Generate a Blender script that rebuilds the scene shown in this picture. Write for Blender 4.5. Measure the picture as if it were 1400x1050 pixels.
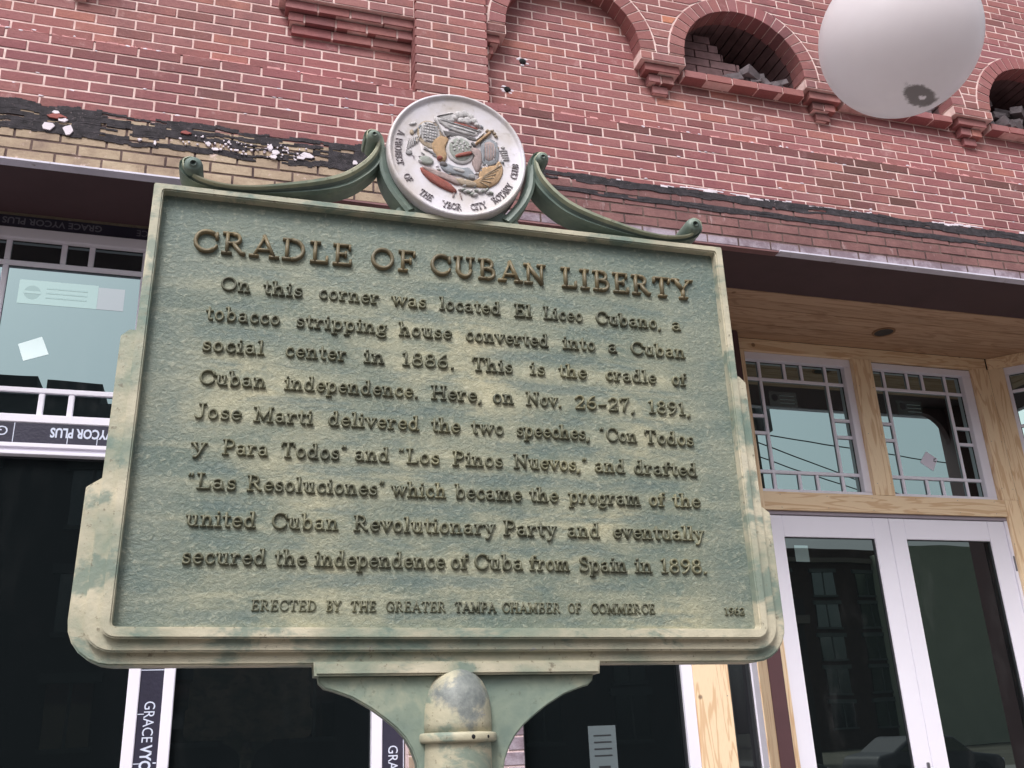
import bpy, bmesh, math, random
from mathutils import Matrix, Vector
import numpy as np
random.seed(7); np.random.seed(7)
for o in list(bpy.data.objects): bpy.data.objects.remove(o)
S = bpy.context.scene
COL = S.collection
rad = math.radians

# ------------------------------------------------------------------ camera
cam_d = bpy.data.cameras.new('camera'); cam = bpy.data.objects.new('camera', cam_d); COL.objects.link(cam)
cam_d.sensor_width = 36; cam_d.lens = 1301.65/1400*36; cam_d.clip_start = .05; cam_d.clip_end = 2000
YAW, PITCH, ROLL = rad(17.632), rad(20.583), rad(2.470)
_f = Vector((math.sin(YAW)*math.cos(PITCH), math.cos(YAW)*math.cos(PITCH), math.sin(PITCH)))
_r = Vector((math.cos(YAW), -math.sin(YAW), 0)); _d = _f.cross(_r)
r2 = math.cos(ROLL)*_r + math.sin(ROLL)*_d; d2 = -math.sin(ROLL)*_r + math.cos(ROLL)*_d
CAMP = Vector((0, 0, 1.6)); FPX = 1301.65
mw = Matrix((( r2.x, -d2.x, -_f.x, CAMP.x), (r2.y, -d2.y, -_f.y, CAMP.y), (r2.z, -d2.z, -_f.z, CAMP.z), (0, 0, 0, 1)))
cam.matrix_world = mw; S.camera = cam
def project(p):
    q = Vector(p) - CAMP; z = q.dot(_f)
    if z < .05: return None
    return (q.dot(r2)/z*FPX+700, q.dot(d2)/z*FPX+525)

# ------------------------------------------------------------------ world, sun, exposure
W = bpy.data.worlds.new('World'); S.world = W; W.use_nodes = True
nt = W.node_tree; nt.nodes.clear()
sky = nt.nodes.new('ShaderNodeTexSky'); sky.sky_type = 'NISHITA'; sky.sun_disc = False
SUN_EL, SUN_AZ = rad(52), rad(212)
sky.sun_elevation = SUN_EL; sky.sun_rotation = SUN_AZ; sky.air_density = 1.0; sky.dust_density = 5.0; sky.ozone_density = 1.5
hs = nt.nodes.new('ShaderNodeHueSaturation'); hs.inputs['Saturation'].default_value = .28
bg = nt.nodes.new('ShaderNodeBackground'); bg.inputs['Strength'].default_value = .145
out = nt.nodes.new('ShaderNodeOutputWorld')
nt.links.new(sky.outputs[0], hs.inputs['Color']); nt.links.new(hs.outputs[0], bg.inputs[0]); nt.links.new(bg.outputs[0], out.inputs[0])
sl = bpy.data.lights.new('sun', 'SUN'); sl.energy = 1.45; sl.angle = rad(18); sl.color = (1, .97, .96)
so = bpy.data.objects.new('sun', sl); COL.objects.link(so)
sdir = Vector((math.sin(SUN_AZ)*math.cos(SUN_EL), math.cos(SUN_AZ)*math.cos(SUN_EL), math.sin(SUN_EL)))
so.rotation_euler = sdir.to_track_quat('Z', 'Y').to_euler(); so.location = (0, -8, 12)
S.view_settings.view_transform = 'Standard'; S.view_settings.look = 'None'
S.view_settings.exposure = 0.55; S.view_settings.gamma = 1; S.view_settings.use_curve_mapping = False
S.render.engine = 'CYCLES'
S.render.resolution_x = 1024; S.render.resolution_y = 768

# ------------------------------------------------------------------ materials
def newmat(name):
    m = bpy.data.materials.new(name); m.use_nodes = True
    return m, m.node_tree, m.node_tree.nodes['Principled BSDF']
def srgb(r, g, b):
    f = lambda c: (c/255/12.92) if c/255 <= .04045 else ((c/255+.055)/1.055)**2.4
    return (f(r), f(g), f(b), 1)
class NB:
    "small node helper"
    def __init__(s, nt): s.t = nt; s.n = nt.nodes; s.l = nt.links
    def coord(s, kind='Object'):
        c = s.n.new('ShaderNodeTexCoord'); return c.outputs[kind]
    def pos(s): return s.n.new('ShaderNodeNewGeometry').outputs['Position']
    def mapping(s, v, scale=(1,1,1), loc=(0,0,0), rot=(0,0,0)):
        m = s.n.new('ShaderNodeMapping'); m.inputs['Scale'].default_value = scale; m.inputs['Location'].default_value = loc; m.inputs['Rotation'].default_value = rot
        s.l.new(v, m.inputs[0]); return m.outputs[0]
    def noise(s, v, scale, detail=4, rough=.55, dist=0):
        n = s.n.new('ShaderNodeTexNoise'); n.inputs['Scale'].default_value = scale; n.inputs['Detail'].default_value = detail
        n.inputs['Roughness'].default_value = rough; n.inputs['Distortion'].default_value = dist
        if v is not None: s.l.new(v, n.inputs['Vector'])
        return n.outputs['Fac']
    def ramp(s, f, stops, interp='LINEAR'):
        r = s.n.new('ShaderNodeValToRGB'); r.color_ramp.interpolation = interp
        e = r.color_ramp.elements
        while len(e) < len(stops): e.new(.5)
        for i, (p, c) in enumerate(stops):
            e[i].position = p; e[i].color = c if len(c) == 4 else (*c, 1)
        s.l.new(f, r.inputs[0]); return r.outputs[0]
    def step(s, f, a, b):
        m = s.n.new('ShaderNodeMapRange'); m.inputs['From Min'].default_value = a; m.inputs['From Max'].default_value = b
        m.interpolation_type = 'SMOOTHSTEP'; s.l.new(f, m.inputs[0]); return m.outputs[0]
    def mix(s, fac, a, b, mode='MIX'):
        m = s.n.new('ShaderNodeMix'); m.data_type = 'RGBA'; m.blend_type = mode
        for inp, v in ((m.inputs[0], fac), (m.inputs[6], a), (m.inputs[7], b)):
            if isinstance(v, (int, float)): inp.default_value = v
            elif isinstance(v, tuple): inp.default_value = v if len(v) == 4 else (*v, 1)
            else: s.l.new(v, inp)
        return m.outputs[2]
    def math(s, op, a, b=0.0):
        m = s.n.new('ShaderNodeMath'); m.operation = op
        for inp, v in ((m.inputs[0], a), (m.inputs[1], b)):
            if isinstance(v, (int, float)): inp.default_value = v
            else: s.l.new(v, inp)
        return m.outputs[0]
    def sep(s, v):
        x = s.n.new('ShaderNodeSeparateXYZ'); s.l.new(v, x.inputs[0]); return x.outputs
    def bump(s, h, strength=.4, dist=.01, normal=None):
        b = s.n.new('ShaderNodeBump'); b.inputs['Strength'].default_value = strength; b.inputs['Distance'].default_value = dist
        s.l.new(h, b.inputs['Height'])
        if normal is not None: s.l.new(normal, b.inputs['Normal'])
        return b.outputs[0]
def simple(name, col, rough=.6, vary=.12, scale=8, metal=0, bump=.15, spec=.4, dirt=None):
    m, t, p = newmat(name); nb = NB(t); v = nb.pos()
    n = nb.noise(v, scale, 5)
    c1 = tuple(c*(1-vary) for c in col[:3]); c2 = tuple(min(1, c*(1+vary)) for c in col[:3])
    c = nb.ramp(n, [(.3, c1), (.7, c2)])
    if dirt:
        d = nb.step(nb.noise(v, scale*3, 6, .7), .58, .7); c = nb.mix(d, c, dirt)
    t.links.new(c, p.inputs['Base Color']); p.inputs['Roughness'].default_value = rough; p.inputs['Metallic'].default_value = metal
    p.inputs['Specular IOR Level'].default_value = spec
    if bump: t.links.new(nb.bump(nb.noise(v, scale*12, 4), bump, .004), p.inputs['Normal'])
    return m

def brick_mat(name='painted_brick'):
    m, t, p = newmat(name); nb = NB(t); v = nb.pos(); X, Y, Z = nb.sep(v)
    at = t.nodes.new('ShaderNodeAttribute'); at.attribute_name = 'tone'
    tone = at.outputs['Fac']
    red = nb.ramp(tone, [(0, srgb(100,70,66)), (.12, srgb(118,82,78)), (.32, srgb(142,94,92)), (.45, srgb(152,102,98)), (.6, srgb(150,106,106)), (.75, srgb(162,110,104)), (.95, srgb(168,112,100)), (1, srgb(190,124,100))])
    # paint fade by broad patches and grain inside a brick
    big = nb.noise(v, 1.3, 3); red = nb.mix(nb.step(big, .35, .75), red, nb.mix(.5, red, srgb(150,86,96)))
    gr = nb.noise(nb.mapping(v, (1,1,2.5)), 55, 5, .7); red = nb.mix(nb.math('MULTIPLY', nb.step(gr, .45, .72), .35), red, srgb(120,72,78))
    # soot and water marks in tall ragged patches, heavier to the left
    so = nb.noise(nb.mapping(v, (1,1,.6), (4,0,1)), 1.8, 6, .72)
    so = nb.math('ADD', so, nb.math('MULTIPLY', X, -.012))
    red = nb.mix(nb.math('MULTIPLY', nb.step(so, .48, .66), .45), red, srgb(108,76,80))
    # pale mortar smear / efflorescence
    ef = nb.noise(v, 7, 6, .75); red = nb.mix(nb.math('MULTIPLY', nb.step(ef, .56, .72), .30), red, srgb(212,178,178))
    # purple-brown grime towards the old cornice line
    zz = nb.math('ADD', Z, nb.math('MULTIPLY', nb.math('SUBTRACT', nb.noise(v, 3, 4), .5), .25))
    low = nb.step(zz, 5.45, 5.10); red = nb.mix(nb.math('MULTIPLY', low, nb.math('MULTIPLY', nb.step(nb.noise(v, 4, 5), .4, .62), .42)), red, srgb(128,78,86))
    # bottom courses: old cream paint to the left, bare dull red to the right
    nz = nb.noise(v, 5, 5, .7); nz2 = nb.noise(nb.mapping(v, (1,1,.25)), 16, 5, .7)
    cream = nb.ramp(nz, [(.3, srgb(142,122,110)), (.5, srgb(168,148,128)), (.7, srgb(188,170,148))])
    cream = nb.mix(nb.step(nb.noise(v, 9, 6, .7), .60, .68), cream, srgb(214,190,184))
    cream = nb.mix(nb.math('MULTIPLY', nb.step(nz2, .55, .7), .5), cream, srgb(124,104,94))
    bare = nb.mix(nb.step(nz, .35, .7), srgb(118,84,84), srgb(140,102,100)); bare = nb.mix(nb.math('MULTIPLY', nb.step(nz2, .6, .7), .5), bare, srgb(190,170,172))
    bare = nb.mix(nb.math('MULTIPLY', nb.step(Z, 4.57, 4.53), .8), bare, nb.mix(nb.step(nz, .4, .6), srgb(132,120,132), srgb(170,162,176)))
    xx = nb.math('ADD', X, nb.math('MULTIPLY', nb.math('SUBTRACT', nb.noise(v, 2, 3), .5), .5))
    lowc = nb.mix(nb.step(xx, 1.05, 1.30), cream, bare)
    c = nb.mix(nb.step(Z, 4.82, 4.81), red, lowc)
    t.links.new(c, p.inputs['Base Color']); p.inputs['Roughness'].default_value = .78; p.inputs['Specular IOR Level'].default_value = .25
    h = nb.math('ADD', nb.noise(v, 60, 6, .65), nb.math('MULTIPLY', nb.noise(v, 14, 3), 1.2))
    t.links.new(nb.bump(h, .55, .006), p.inputs['Normal'])
    return m
def mortar_mat():
    m, t, p = newmat('mortar'); nb = NB(t); v = nb.pos(); X, Y, Z = nb.sep(v)
    n = nb.noise(v, 9, 6, .7)
    c = nb.ramp(n, [(.3, srgb(188,152,148)), (.5, srgb(218,188,184)), (.7, srgb(234,212,208))])
    zz = nb.math('ADD', Z, nb.math('MULTIPLY', nb.math('SUBTRACT', nb.noise(v, 6, 4), .5), .05))
    dark = nb.ramp(n, [(.35, srgb(62,46,48)), (.7, srgb(120,98,92))])
    c = nb.mix(nb.step(zz, 4.84, 4.80), c, dark)
    t.links.new(c, p.inputs['Base Color']); p.inputs['Roughness'].default_value = .9
    t.links.new(nb.bump(nb.noise(v, 90, 5), .5, .004), p.inputs['Normal'])
    return m
def patina_mat(name, panel=False, pole=False):
    m, t, p = newmat(name); nb = NB(t); v = nb.coord('Object'); X, Y, Z = nb.sep(v)
    st = nb.mapping(v, (1, 1, 1.9))
    a = nb.noise(nb.mapping(v, (1,1,1.5), (3.1,0,1.7)), 4.6, 5, .6, .3); b = nb.noise(nb.mapping(v, (1,1,1.7), (1.3,0,.4)), 9, 5, .65, .4)
    if panel:
        c = nb.ramp(a, [(.30, srgb(94,108,98)), (.43, srgb(118,126,112)), (.55, srgb(142,144,124)), (.70, srgb(178,172,142))])
        c = nb.mix(nb.math('MULTIPLY', nb.step(b, .50, .64), .55), c, srgb(90,108,102))
        # verdigris washed down under the rows of lettering
        row = nb.math('COSINE', nb.math('MULTIPLY', nb.math('ADD', Z, -.1603), 2*math.pi/.054))
        bs = nb.noise(nb.mapping(v, (1,1,4.5), (5,0,2)), 7, 5, .65, .4)
        c = nb.mix(nb.math('MULTIPLY', nb.math('MULTIPLY', nb.step(row, .1, -.9), nb.step(bs, .58, .42)), .30), c, srgb(196,190,160))
        c = nb.mix(nb.math('MULTIPLY', nb.math('MULTIPLY', nb.step(row, -.1, .9), nb.math('MULTIPLY', nb.step(bs, .44, .60), nb.step(nb.math('ABSOLUTE', X), .44, .36))), .62), c, srgb(88,106,104))
        # greener towards the top and the right-hand side where water runs
        c = nb.mix(nb.math('MULTIPLY', nb.step(nb.math('ADD', Z, nb.math('MULTIPLY', a, .25)), .26, .44), .75), c, srgb(98,114,108))
        c = nb.mix(nb.math('MULTIPLY', nb.step(nb.math('ADD', nb.math('ABSOLUTE', X), nb.math('MULTIPLY', a, .16)), .44, .55), .6), c, srgb(96,112,108))
        wr = nb.noise(nb.mapping(v, (1,1,1.25)), 120, 6, .7, .7)
        c = nb.mix(nb.math('MULTIPLY', nb.step(wr, .5, .7), .32), c, srgb(200,198,176))
        c = nb.mix(nb.math('MULTIPLY', nb.step(wr, .48, .36), .25), c, srgb(92,104,102))
        vo = t.nodes.new('ShaderNodeTexVoronoi'); vo.feature = 'SMOOTH_F1'; vo.inputs['Scale'].default_value = 150; t.links.new(nb.mapping(v, (1,1,1.3)), vo.inputs['Vector'])
        h = nb.math('ADD', nb.math('MULTIPLY', wr, 2.2), nb.math('MULTIPLY', vo.outputs['Distance'], .5))
        t.links.new(nb.bump(h, .48, .003), p.inputs['Normal'])
        rough = .5
    else:
        if pole: stops = [(.30, srgb(122,130,120)), (.45, srgb(166,162,142)), (.6, srgb(192,184,158)), (.75, srgb(182,172,150))]
        else: stops = [(.28, srgb(106,124,116)), (.40, srgb(140,148,132)), (.50, srgb(172,168,148)), (.62, srgb(198,190,168)), (.8, srgb(172,168,154))]
        c = nb.ramp(a, stops)
        c = nb.mix(nb.math('MULTIPLY', nb.step(b, .50, .62), .75), c, srgb(102,124,116))
        sp = nb.noise(v, 95, 4, .7); c = nb.mix(nb.math('MULTIPLY', nb.step(sp, .60, .68), .75), c, srgb(112,104,88))
        fl = nb.noise(nb.mapping(v, (1,1,1.7), (7,0,2)), 26, 5, .75); c = nb.mix(nb.math('MULTIPLY', nb.step(fl, .66, .70), .7), c, srgb(140,142,148))
        if pole: # bare slate-grey metal where the paint has gone from the cap
            cap = nb.math('SUBTRACT', nb.noise(v, 38, 5, .7), nb.math('MULTIPLY', nb.math('ABSOLUTE', nb.math('ADD', Z, .432)), 9.0))
            dx = nb.math('MULTIPLY', nb.math('ABSOLUTE', nb.math('ADD', X, -.004)), 7.0)
            c = nb.mix(nb.step(nb.math('SUBTRACT', cap, dx), .0, .30), c, nb.ramp(sp, [(.3, srgb(100,106,106)), (.7, srgb(134,138,134))]))
        h = nb.math('ADD', nb.noise(v, 45, 5, .6), nb.math('MULTIPLY', nb.noise(v, 190, 4), .5))
        t.links.new(nb.bump(h, .35, .003), p.inputs['Normal'])
        rough = .5
    t.links.new(c, p.inputs['Base Color']); p.inputs['Roughness'].default_value = rough; p.inputs['Specular IOR Level'].default_value = .45
    return m
def verdigris_mat(name, lo, hi, edge):
    m, t, p = newmat(name); nb = NB(t); v = nb.coord('Object')
    a = nb.noise(v, 9, 5, .6, .5); c = nb.ramp(a, [(.35, lo), (.55, hi), (.75, edge)])
    sp = nb.noise(v, 80, 5, .7); c = nb.mix(nb.math('MULTIPLY', nb.step(sp, .58, .68), .5), c, srgb(90,96,84))
    t.links.new(c, p.inputs['Base Color']); p.inputs['Roughness'].default_value = .5
    t.links.new(nb.bump(nb.noise(v, 60, 5), .3, .003), p.inputs['Normal'])
    return m
def wood_mat(name, light, dark, axis='X', seed=0., grey=0.):
    m, t, p = newmat(name); nb = NB(t); v = nb.pos()
    oi = t.nodes.new('ShaderNodeObjectInfo')
    off = t.nodes.new('ShaderNodeVectorMath'); off.operation = 'ADD'
    cmb = t.nodes.new('ShaderNodeCombineXYZ')
    rr = nb.math('MULTIPLY', oi.outputs['Random'], 17.)
    for i in range(3): t.links.new(rr, cmb.inputs[i])
    t.links.new(v, off.inputs[0]); t.links.new(cmb.outputs[0], off.inputs[1])
    sc = {'X': (.9, 9, 9), 'Z': (9, 9, .9), 'Y': (9, .9, 9)}[axis]
    vv = nb.mapping(off.outputs[0], sc)
    n = nb.noise(vv, 1.1, 3, .5, .6)
    rings = nb.math('SINE', nb.math('MULTIPLY', n, 46.))
    c = nb.mix(nb.step(rings, .1, 1.), light, dark)
    fine = nb.noise(nb.mapping(off.outputs[0], tuple(s*4 for s in sc)), 6, 4, .6)
    c = nb.mix(nb.math('MULTIPLY', nb.step(fine, .45, .7), .25), c, dark)
    tint = nb.ramp(oi.outputs['Random'], [(0, (.86,.84,.82)), (1, (1.0,1.0,1.0))]); c = nb.mix(1.0, c, tint, 'MULTIPLY')
    kn = t.nodes.new('ShaderNodeTexVoronoi'); kn.inputs['Scale'].default_value = 3.2; t.links.new(off.outputs[0], kn.inputs['Vector'])
    c = nb.mix(nb.math('MULTIPLY', nb.step(kn.outputs['Distance'], .07, .04), .75), c, srgb(110,74,48))
    t.links.new(c, p.inputs['Base Color']); p.inputs['Roughness'].default_value = .62
    t.links.new(nb.bump(rings, .08, .002), p.inputs['Normal'])
    return m
def glass_mat(name, tint, refl, base=(.006,.008,.009), dulling=.02):  # last argument: how much dust pales the pane
    m = bpy.data.materials.new(name); m.use_nodes = True; t = m.node_tree; t.nodes.clear(); nb = NB(t)
    o = t.nodes.new('ShaderNodeOutputMaterial'); mx = t.nodes.new('ShaderNodeMixShader'); d = t.nodes.new('ShaderNodeBsdfDiffuse'); g = t.nodes.new('ShaderNodeBsdfGlossy')
    d.inputs['Color'].default_value = (*base, 1); g.inputs['Color'].default_value = (*tint, 1); g.inputs['Roughness'].default_value = .0
    fr = t.nodes.new('ShaderNodeFresnel'); fr.inputs['IOR'].default_value = refl
    v = nb.pos(); b = nb.bump(nb.noise(v, .9, 2), .05, .02)
    t.links.new(b, g.inputs['Normal'])
    sm = nb.step(nb.noise(nb.mapping(v, (1,1,.35)), 5, 6, .75), .5, .75); dc = tuple(x+dulling for x in base)
    t.links.new(nb.mix(sm, base, dc), d.inputs['Color'])
    t.links.new(fr.outputs[0], mx.inputs[0]); t.links.new(d.outputs[0], mx.inputs[1]); t.links.new(g.outputs[0], mx.inputs[2]); t.links.new(mx.outputs[0], o.inputs[0])
    return m

M = {}
M['brick'] = brick_mat(); M['mortar'] = mortar_mat()
M['panel'] = patina_mat('verdigris_panel', True); M['rim'] = patina_mat('worn_cream_patina'); M['pole'] = patina_mat('worn_pole_paint', pole=True)
M['scroll'] = verdigris_mat('green_scroll', srgb(82,98,94), srgb(104,118,110), srgb(140,148,132))
M['scroll_edge'] = verdigris_mat('pale_scroll_edge', srgb(124,138,124), srgb(166,168,146), srgb(190,186,162))
M['bronze'] = verdigris_mat('old_bronze_letter', srgb(84,78,60), srgb(110,98,72), srgb(138,124,92))
M['bronze_dark'] = verdigris_mat('dull_bronze_letter', srgb(78,80,66), srgb(98,98,78), srgb(130,126,98))
M['frame'] = simple('white_vinyl', srgb(232,228,240), .4, .03, 3, bump=.03)
M['white'] = simple('white_door_paint', srgb(236,232,244), .45, .02, 2, bump=.03)
M['brown'] = simple('brown_steel_paint', srgb(84,58,62), .6, .10, 3, bump=.1)
M['soffit'] = simple('dark_brown_steel_soffit', srgb(74,54,58), .7, .12, 3, bump=.1)
M['membrane'] = simple('navy_flashing_tape', srgb(52,50,66), .35, .18, 6, bump=.4)
M['print'] = simple('printed_white_text', srgb(206,212,232), .6, .04, 6, bump=0)
M['print_dim'] = simple('printed_dull_text', srgb(120,118,130), .6, .1, 6, bump=0)
M['dark'] = simple('black_void', (.012,.012,.014), .9, .2, 4, bump=0)
M['gasket'] = simple('black_gasket', (.02,.022,.026), .5, .1, 10, bump=0)
M['flash'] = simple('lavender_metal_flashing', srgb(206,202,218), .4, .12, 5, bump=.2, dirt=srgb(150,140,150))
M['tar'] = simple('black_tar', srgb(56,52,57), .9, .5, 22, bump=1.0, dirt=srgb(112,100,104))
M['flake'] = simple('white_paint_flake', srgb(222,212,222), .7, .08, 20, bump=.4)
M['rubble'] = simple('grey_rubble', srgb(92,84,88), .9, .45, 12, bump=.8)
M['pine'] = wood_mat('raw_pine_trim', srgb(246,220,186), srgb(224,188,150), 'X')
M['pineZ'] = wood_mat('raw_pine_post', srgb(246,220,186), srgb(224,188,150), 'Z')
M['pineS'] = wood_mat('shade_toned_soffit_pine', srgb(186,154,128), srgb(164,130,104), 'X')  # pine copy darkened, the soffit's shade is put into its colour
M['glassU'] = glass_mat('reflective_glass', (.72,.94,.97), 3.2)
M['glassR'] = glass_mat('reflective_transom_glass', (.76,1.0,.97), 4.8)
M['glassD'] = glass_mat('door_glass', (.84,.97,.94), 2.5)
M['glassB'] = glass_mat('dark_shop_glass', (.8,.9,.95), 1.55, dulling=.004)
M['label'] = glass_mat('window_label_film', (.76,1.0,.98), 3.6, (.20,.26,.26))
M['sticker'] = glass_mat('white_sticker_under_glass', (.8,1.0,1.0), 3.6, (.80,.84,.86))
M['ink'] = glass_mat('label_ink', (.76,1.0,.98), 3.2, (.03,.05,.06))
M['hinge'] = simple('grey_hinge', srgb(130,128,134), .4, .1, 9, metal=.6)

# ------------------------------------------------------------------ object helpers
def mesh_obj(name, verts, faces, mat, parent=None, smooth=False, tone=None, matidx=None):
    me = bpy.data.meshes.new(name); me.from_pydata([tuple(v) for v in verts], [], faces); me.update()
    for mm in (mat if isinstance(mat, (list, tuple)) else [mat]): me.materials.append(mm)
    if smooth: me.polygons.foreach_set('use_smooth', [True]*len(me.polygons))
    if matidx: me.polygons.foreach_set('material_index', matidx)
    if tone is not None:
        at = me.attributes.new('tone', 'FLOAT', 'FACE'); at.data.foreach_set('value', tone)
    o = bpy.data.objects.new(name, me); COL.objects.link(o)
    if parent: o.parent = parent
    return o
def bm_obj(name, bm, mat, parent=None, smooth=False):
    me = bpy.data.meshes.new(name); bm.normal_update(); bm.to_mesh(me); bm.free()
    for mm in (mat if isinstance(mat, (list, tuple)) else [mat]): me.materials.append(mm)
    if smooth: me.polygons.foreach_set('use_smooth', [True]*len(me.polygons))
    o = bpy.data.objects.new(name, me); COL.objects.link(o)
    if parent: o.parent = parent
    return o
def thing(name, label, cat, loc=(0,0,0), group=None):
    o = bpy.data.objects.new(name, None); COL.objects.link(o); o.location = loc; o.empty_display_size = .2
    o['label'] = label; o['category'] = cat
    if group: o['group'] = group
    return o
def tag(o, label, cat, group=None):
    o['label'] = label; o['category'] = cat
    if group: o['group'] = group
    return o
def struct(o): o['kind'] = 'structure'; return o
BOXF = [(0,3,2,1),(4,5,6,7),(0,1,5,4),(1,2,6,5),(2,3,7,6),(3,0,4,7)]
class MB:
    def __init__(s): s.v = []; s.f = []; s.t = []
    def add(s, V, F, tone=None):
        n = len(s.v); s.v += [tuple(v) for v in V]; s.f += [tuple(i+n for i in f) for f in F]; s.t += [tone if tone is not None else .5]*len(F)
    def box(s, x0, x1, y0, y1, z0, z1, tone=None):
        s.add([(x0,y0,z0),(x1,y0,z0),(x1,y1,z0),(x0,y1,z0),(x0,y0,z1),(x1,y0,z1),(x1,y1,z1),(x0,y1,z1)], BOXF, tone)
    def prism(s, pts, y0, y1):
        "polygon in XZ (counter-clockwise seen from -Y) extruded from y0 (front) to y1"
        n = len(pts); V = [(p[0], y0, p[1]) for p in pts] + [(p[0], y1, p[1]) for p in pts]
        F = [tuple(range(n)), tuple(range(2*n-1, n-1, -1))] + [(i, i+n, (i+1)%n+n, (i+1)%n) for i in range(n)]
        s.add(V, F)
    def build(s, name, mat, parent=None, smooth=False, tone=False):
        return mesh_obj(name, s.v, s.f, mat, parent, smooth, s.t if tone else None)
def box(name, x0, x1, y0, y1, z0, z1, mat, parent=None, bev=0.0):
    bm = bmesh.new(); bmesh.ops.create_cube(bm, size=1)
    for v in bm.verts: v.co = Vector(((x0+x1)/2+v.co.x*(x1-x0), (y0+y1)/2+v.co.y*(y1-y0), (z0+z1)/2+v.co.z*(z1-z0)))
    if bev: bmesh.ops.bevel(bm, geom=bm.edges[:], offset=bev, segments=2, affect='EDGES')
    return bm_obj(name, bm, mat, parent)
def ico(V, F, c, r, sub=1, squash=(1,1,1), jit=0):
    bm = bmesh.new(); bmesh.ops.create_icosphere(bm, subdivisions=sub, radius=1)
    n = len(V)
    for v in bm.verts:
        k = 1+random.uniform(-jit, jit)
        V.append((c[0]+v.co.x*r*squash[0]*k, c[1]+v.co.y*r*squash[1]*k, c[2]+v.co.z*r*squash[2]*k))
    F += [tuple(v.index+n for v in f.verts) for f in bm.faces]; bm.free()

# ================================================================== SETTING
def grid_sheet(name, x0, x1, y0, y1, z, mat):
    return struct(mesh_obj(name, [(x0,y0,z),(x1,y0,z),(x1,y1,z),(x0,y1,z)], [(0,1,2,3)], mat))
asph = simple('asphalt', (.05,.05,.052), .9, .25, 4, bump=.6); conc = simple('sidewalk_paving', (.17,.15,.14), .85, .2, 3, bump=.3)
grid_sheet('ground', -900, 900, -900, 900, -.135, simple('dry_ground', (.12,.115,.09), .95, .3, .3, bump=.3))
grid_sheet('road', -300, 300, -15, -4, -.128, asph)
def slab(name, x0, x1, y0, y1, z0, z1, mat): return struct(box(name, x0, x1, y0, y1, z0, z1, mat))
sw = slab('sidewalk', -60, 60, -3.85, 8.5, -.3, 0, conc)
slab('kerb', -60, 60, -4.0, -3.852, -.3, .004, simple('kerb_stone', (.4,.39,.37), .85, .12, 4))
slab('far_kerb', -60, 60, -15.2, -15.0, -.3, .004, simple('far_kerb_stone', (.4,.39,.37), .85, .12, 4))
slab('far_sidewalk', -60, 60, -20, -15.202, -.3, 0, simple('far_sidewalk_concrete', (.33,.32,.3), .85, .15, 3))
line = MB()
for k in range(-20, 21): line.box(k*4, k*4+2, -9.55, -9.42, -.127, -.120)
lo = line.build('road_marking', simple('yellow_paint', (.6,.45,.08), .7)); struct(lo)

# ================================================================== BRICK BUILDING
B = thing('brick_building', 'red painted brick building under renovation with arches above a new pine and white shopfront', 'building', (0, 4.68, 0))
P0, P1, P2 = 4.68, 4.71, 4.83
ZS, ZT, ZSP, ZC = 4.487, 5.305, 5.88, 5.962    # soffit, top of flush wall, bracket table, arch springing
PX0, PX1 = .957, 1.42                           # pilaster
COURSE = .0676; RI, RO = .475, .59
ARCH = [(-.34, 'blind'), (2.035, 'blind'), (3.3175, 'open'), (4.60, 'open'), (5.905, 'open'), (7.19, 'blind')]
BP = B.location.copy()
SGN_POLY = None
bricks = []     # (frontpoly[4] (x,z) bl,br,tr,tl, yfront, depth, tone)
J = .0058
def add_brick(x0, x1, z0, z1, y, depth=.05, tone=None, xt0=None, xt1=None):
    if x1-x0 < .02: return
    xt0 = x0 if xt0 is None else xt0; xt1 = x1 if xt1 is None else xt1
    t = tone if tone is not None else min(.93, max(.08, random.gauss(.54, .19)))
    if tone is None and random.random() < .008: t = 1.0
    bricks.append(([(x0+J,z0+J),(x1-J,z0+J),(xt1-J,z1-J),(xt0+J,z1-J)], y, depth, t))
XL, XR, ZTOP = -3.4, 8.2, 7.55
def rowbricks(x0, x1, z0, z1, y, unit, off, depth=.05, tonef=None, cut=None):
    "a course between x0 and x1; cut = function giving (xlo_bottom, xhi_bottom, xlo_top, xhi_top) holes"
    segs = [(x0, x1, x0, x1)]
    if cut:
        for (a, b, c, d) in cut:
            ns = []
            for (p, q, r, s) in segs:
                if a is None: ns.append((p, q, r, s)); continue
                if b <= p or a >= q: ns.append((p, q, r, s)); continue
                if a > p: ns.append((p, a, r, c))
                if b < q: ns.append((b, q, d, s))
            segs = ns
    for (p, q, r, s) in segs:
        k0 = math.floor((p-off)/unit)
        xs = [p]
        k = k0+1
        while off+k*unit < q:
            X = off+k*unit + random.uniform(-.006, .006)
            if X-p > .05 and q-X > .05: xs.append(X)
            k += 1
        xs.append(q)
        for i in range(len(xs)-1):
            a, b = xs[i], xs[i+1]
            add_brick(a, b, z0, z1, y+random.uniform(-.0015, .0015), depth, tonef(a, z0) if tonef else None, r if i == 0 else a, s if i == len(xs)-2 else b)
# flush wall under the ledge
nrow = 12; h = (ZT-ZS)/nrow
for i in range(nrow):
    z1 = ZT-i*h; z0 = z1-h
    if i == 0:
        rowbricks(XL, XR, z0, z1, P0, .222, .06, tonef=lambda a, z: random.uniform(0, .12) if a > 2.1 and random.random() < .85 else min(1, max(0, random.gauss(.3, .2))))
    else:
        rowbricks(XL, XR, z0, z1, P0, .222, (.111 if i % 2 else 0)+random.uniform(-.02, .02)+.06, tonef=lambda a, z: min(1, max(0, random.gauss(.38, .2))))
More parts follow.
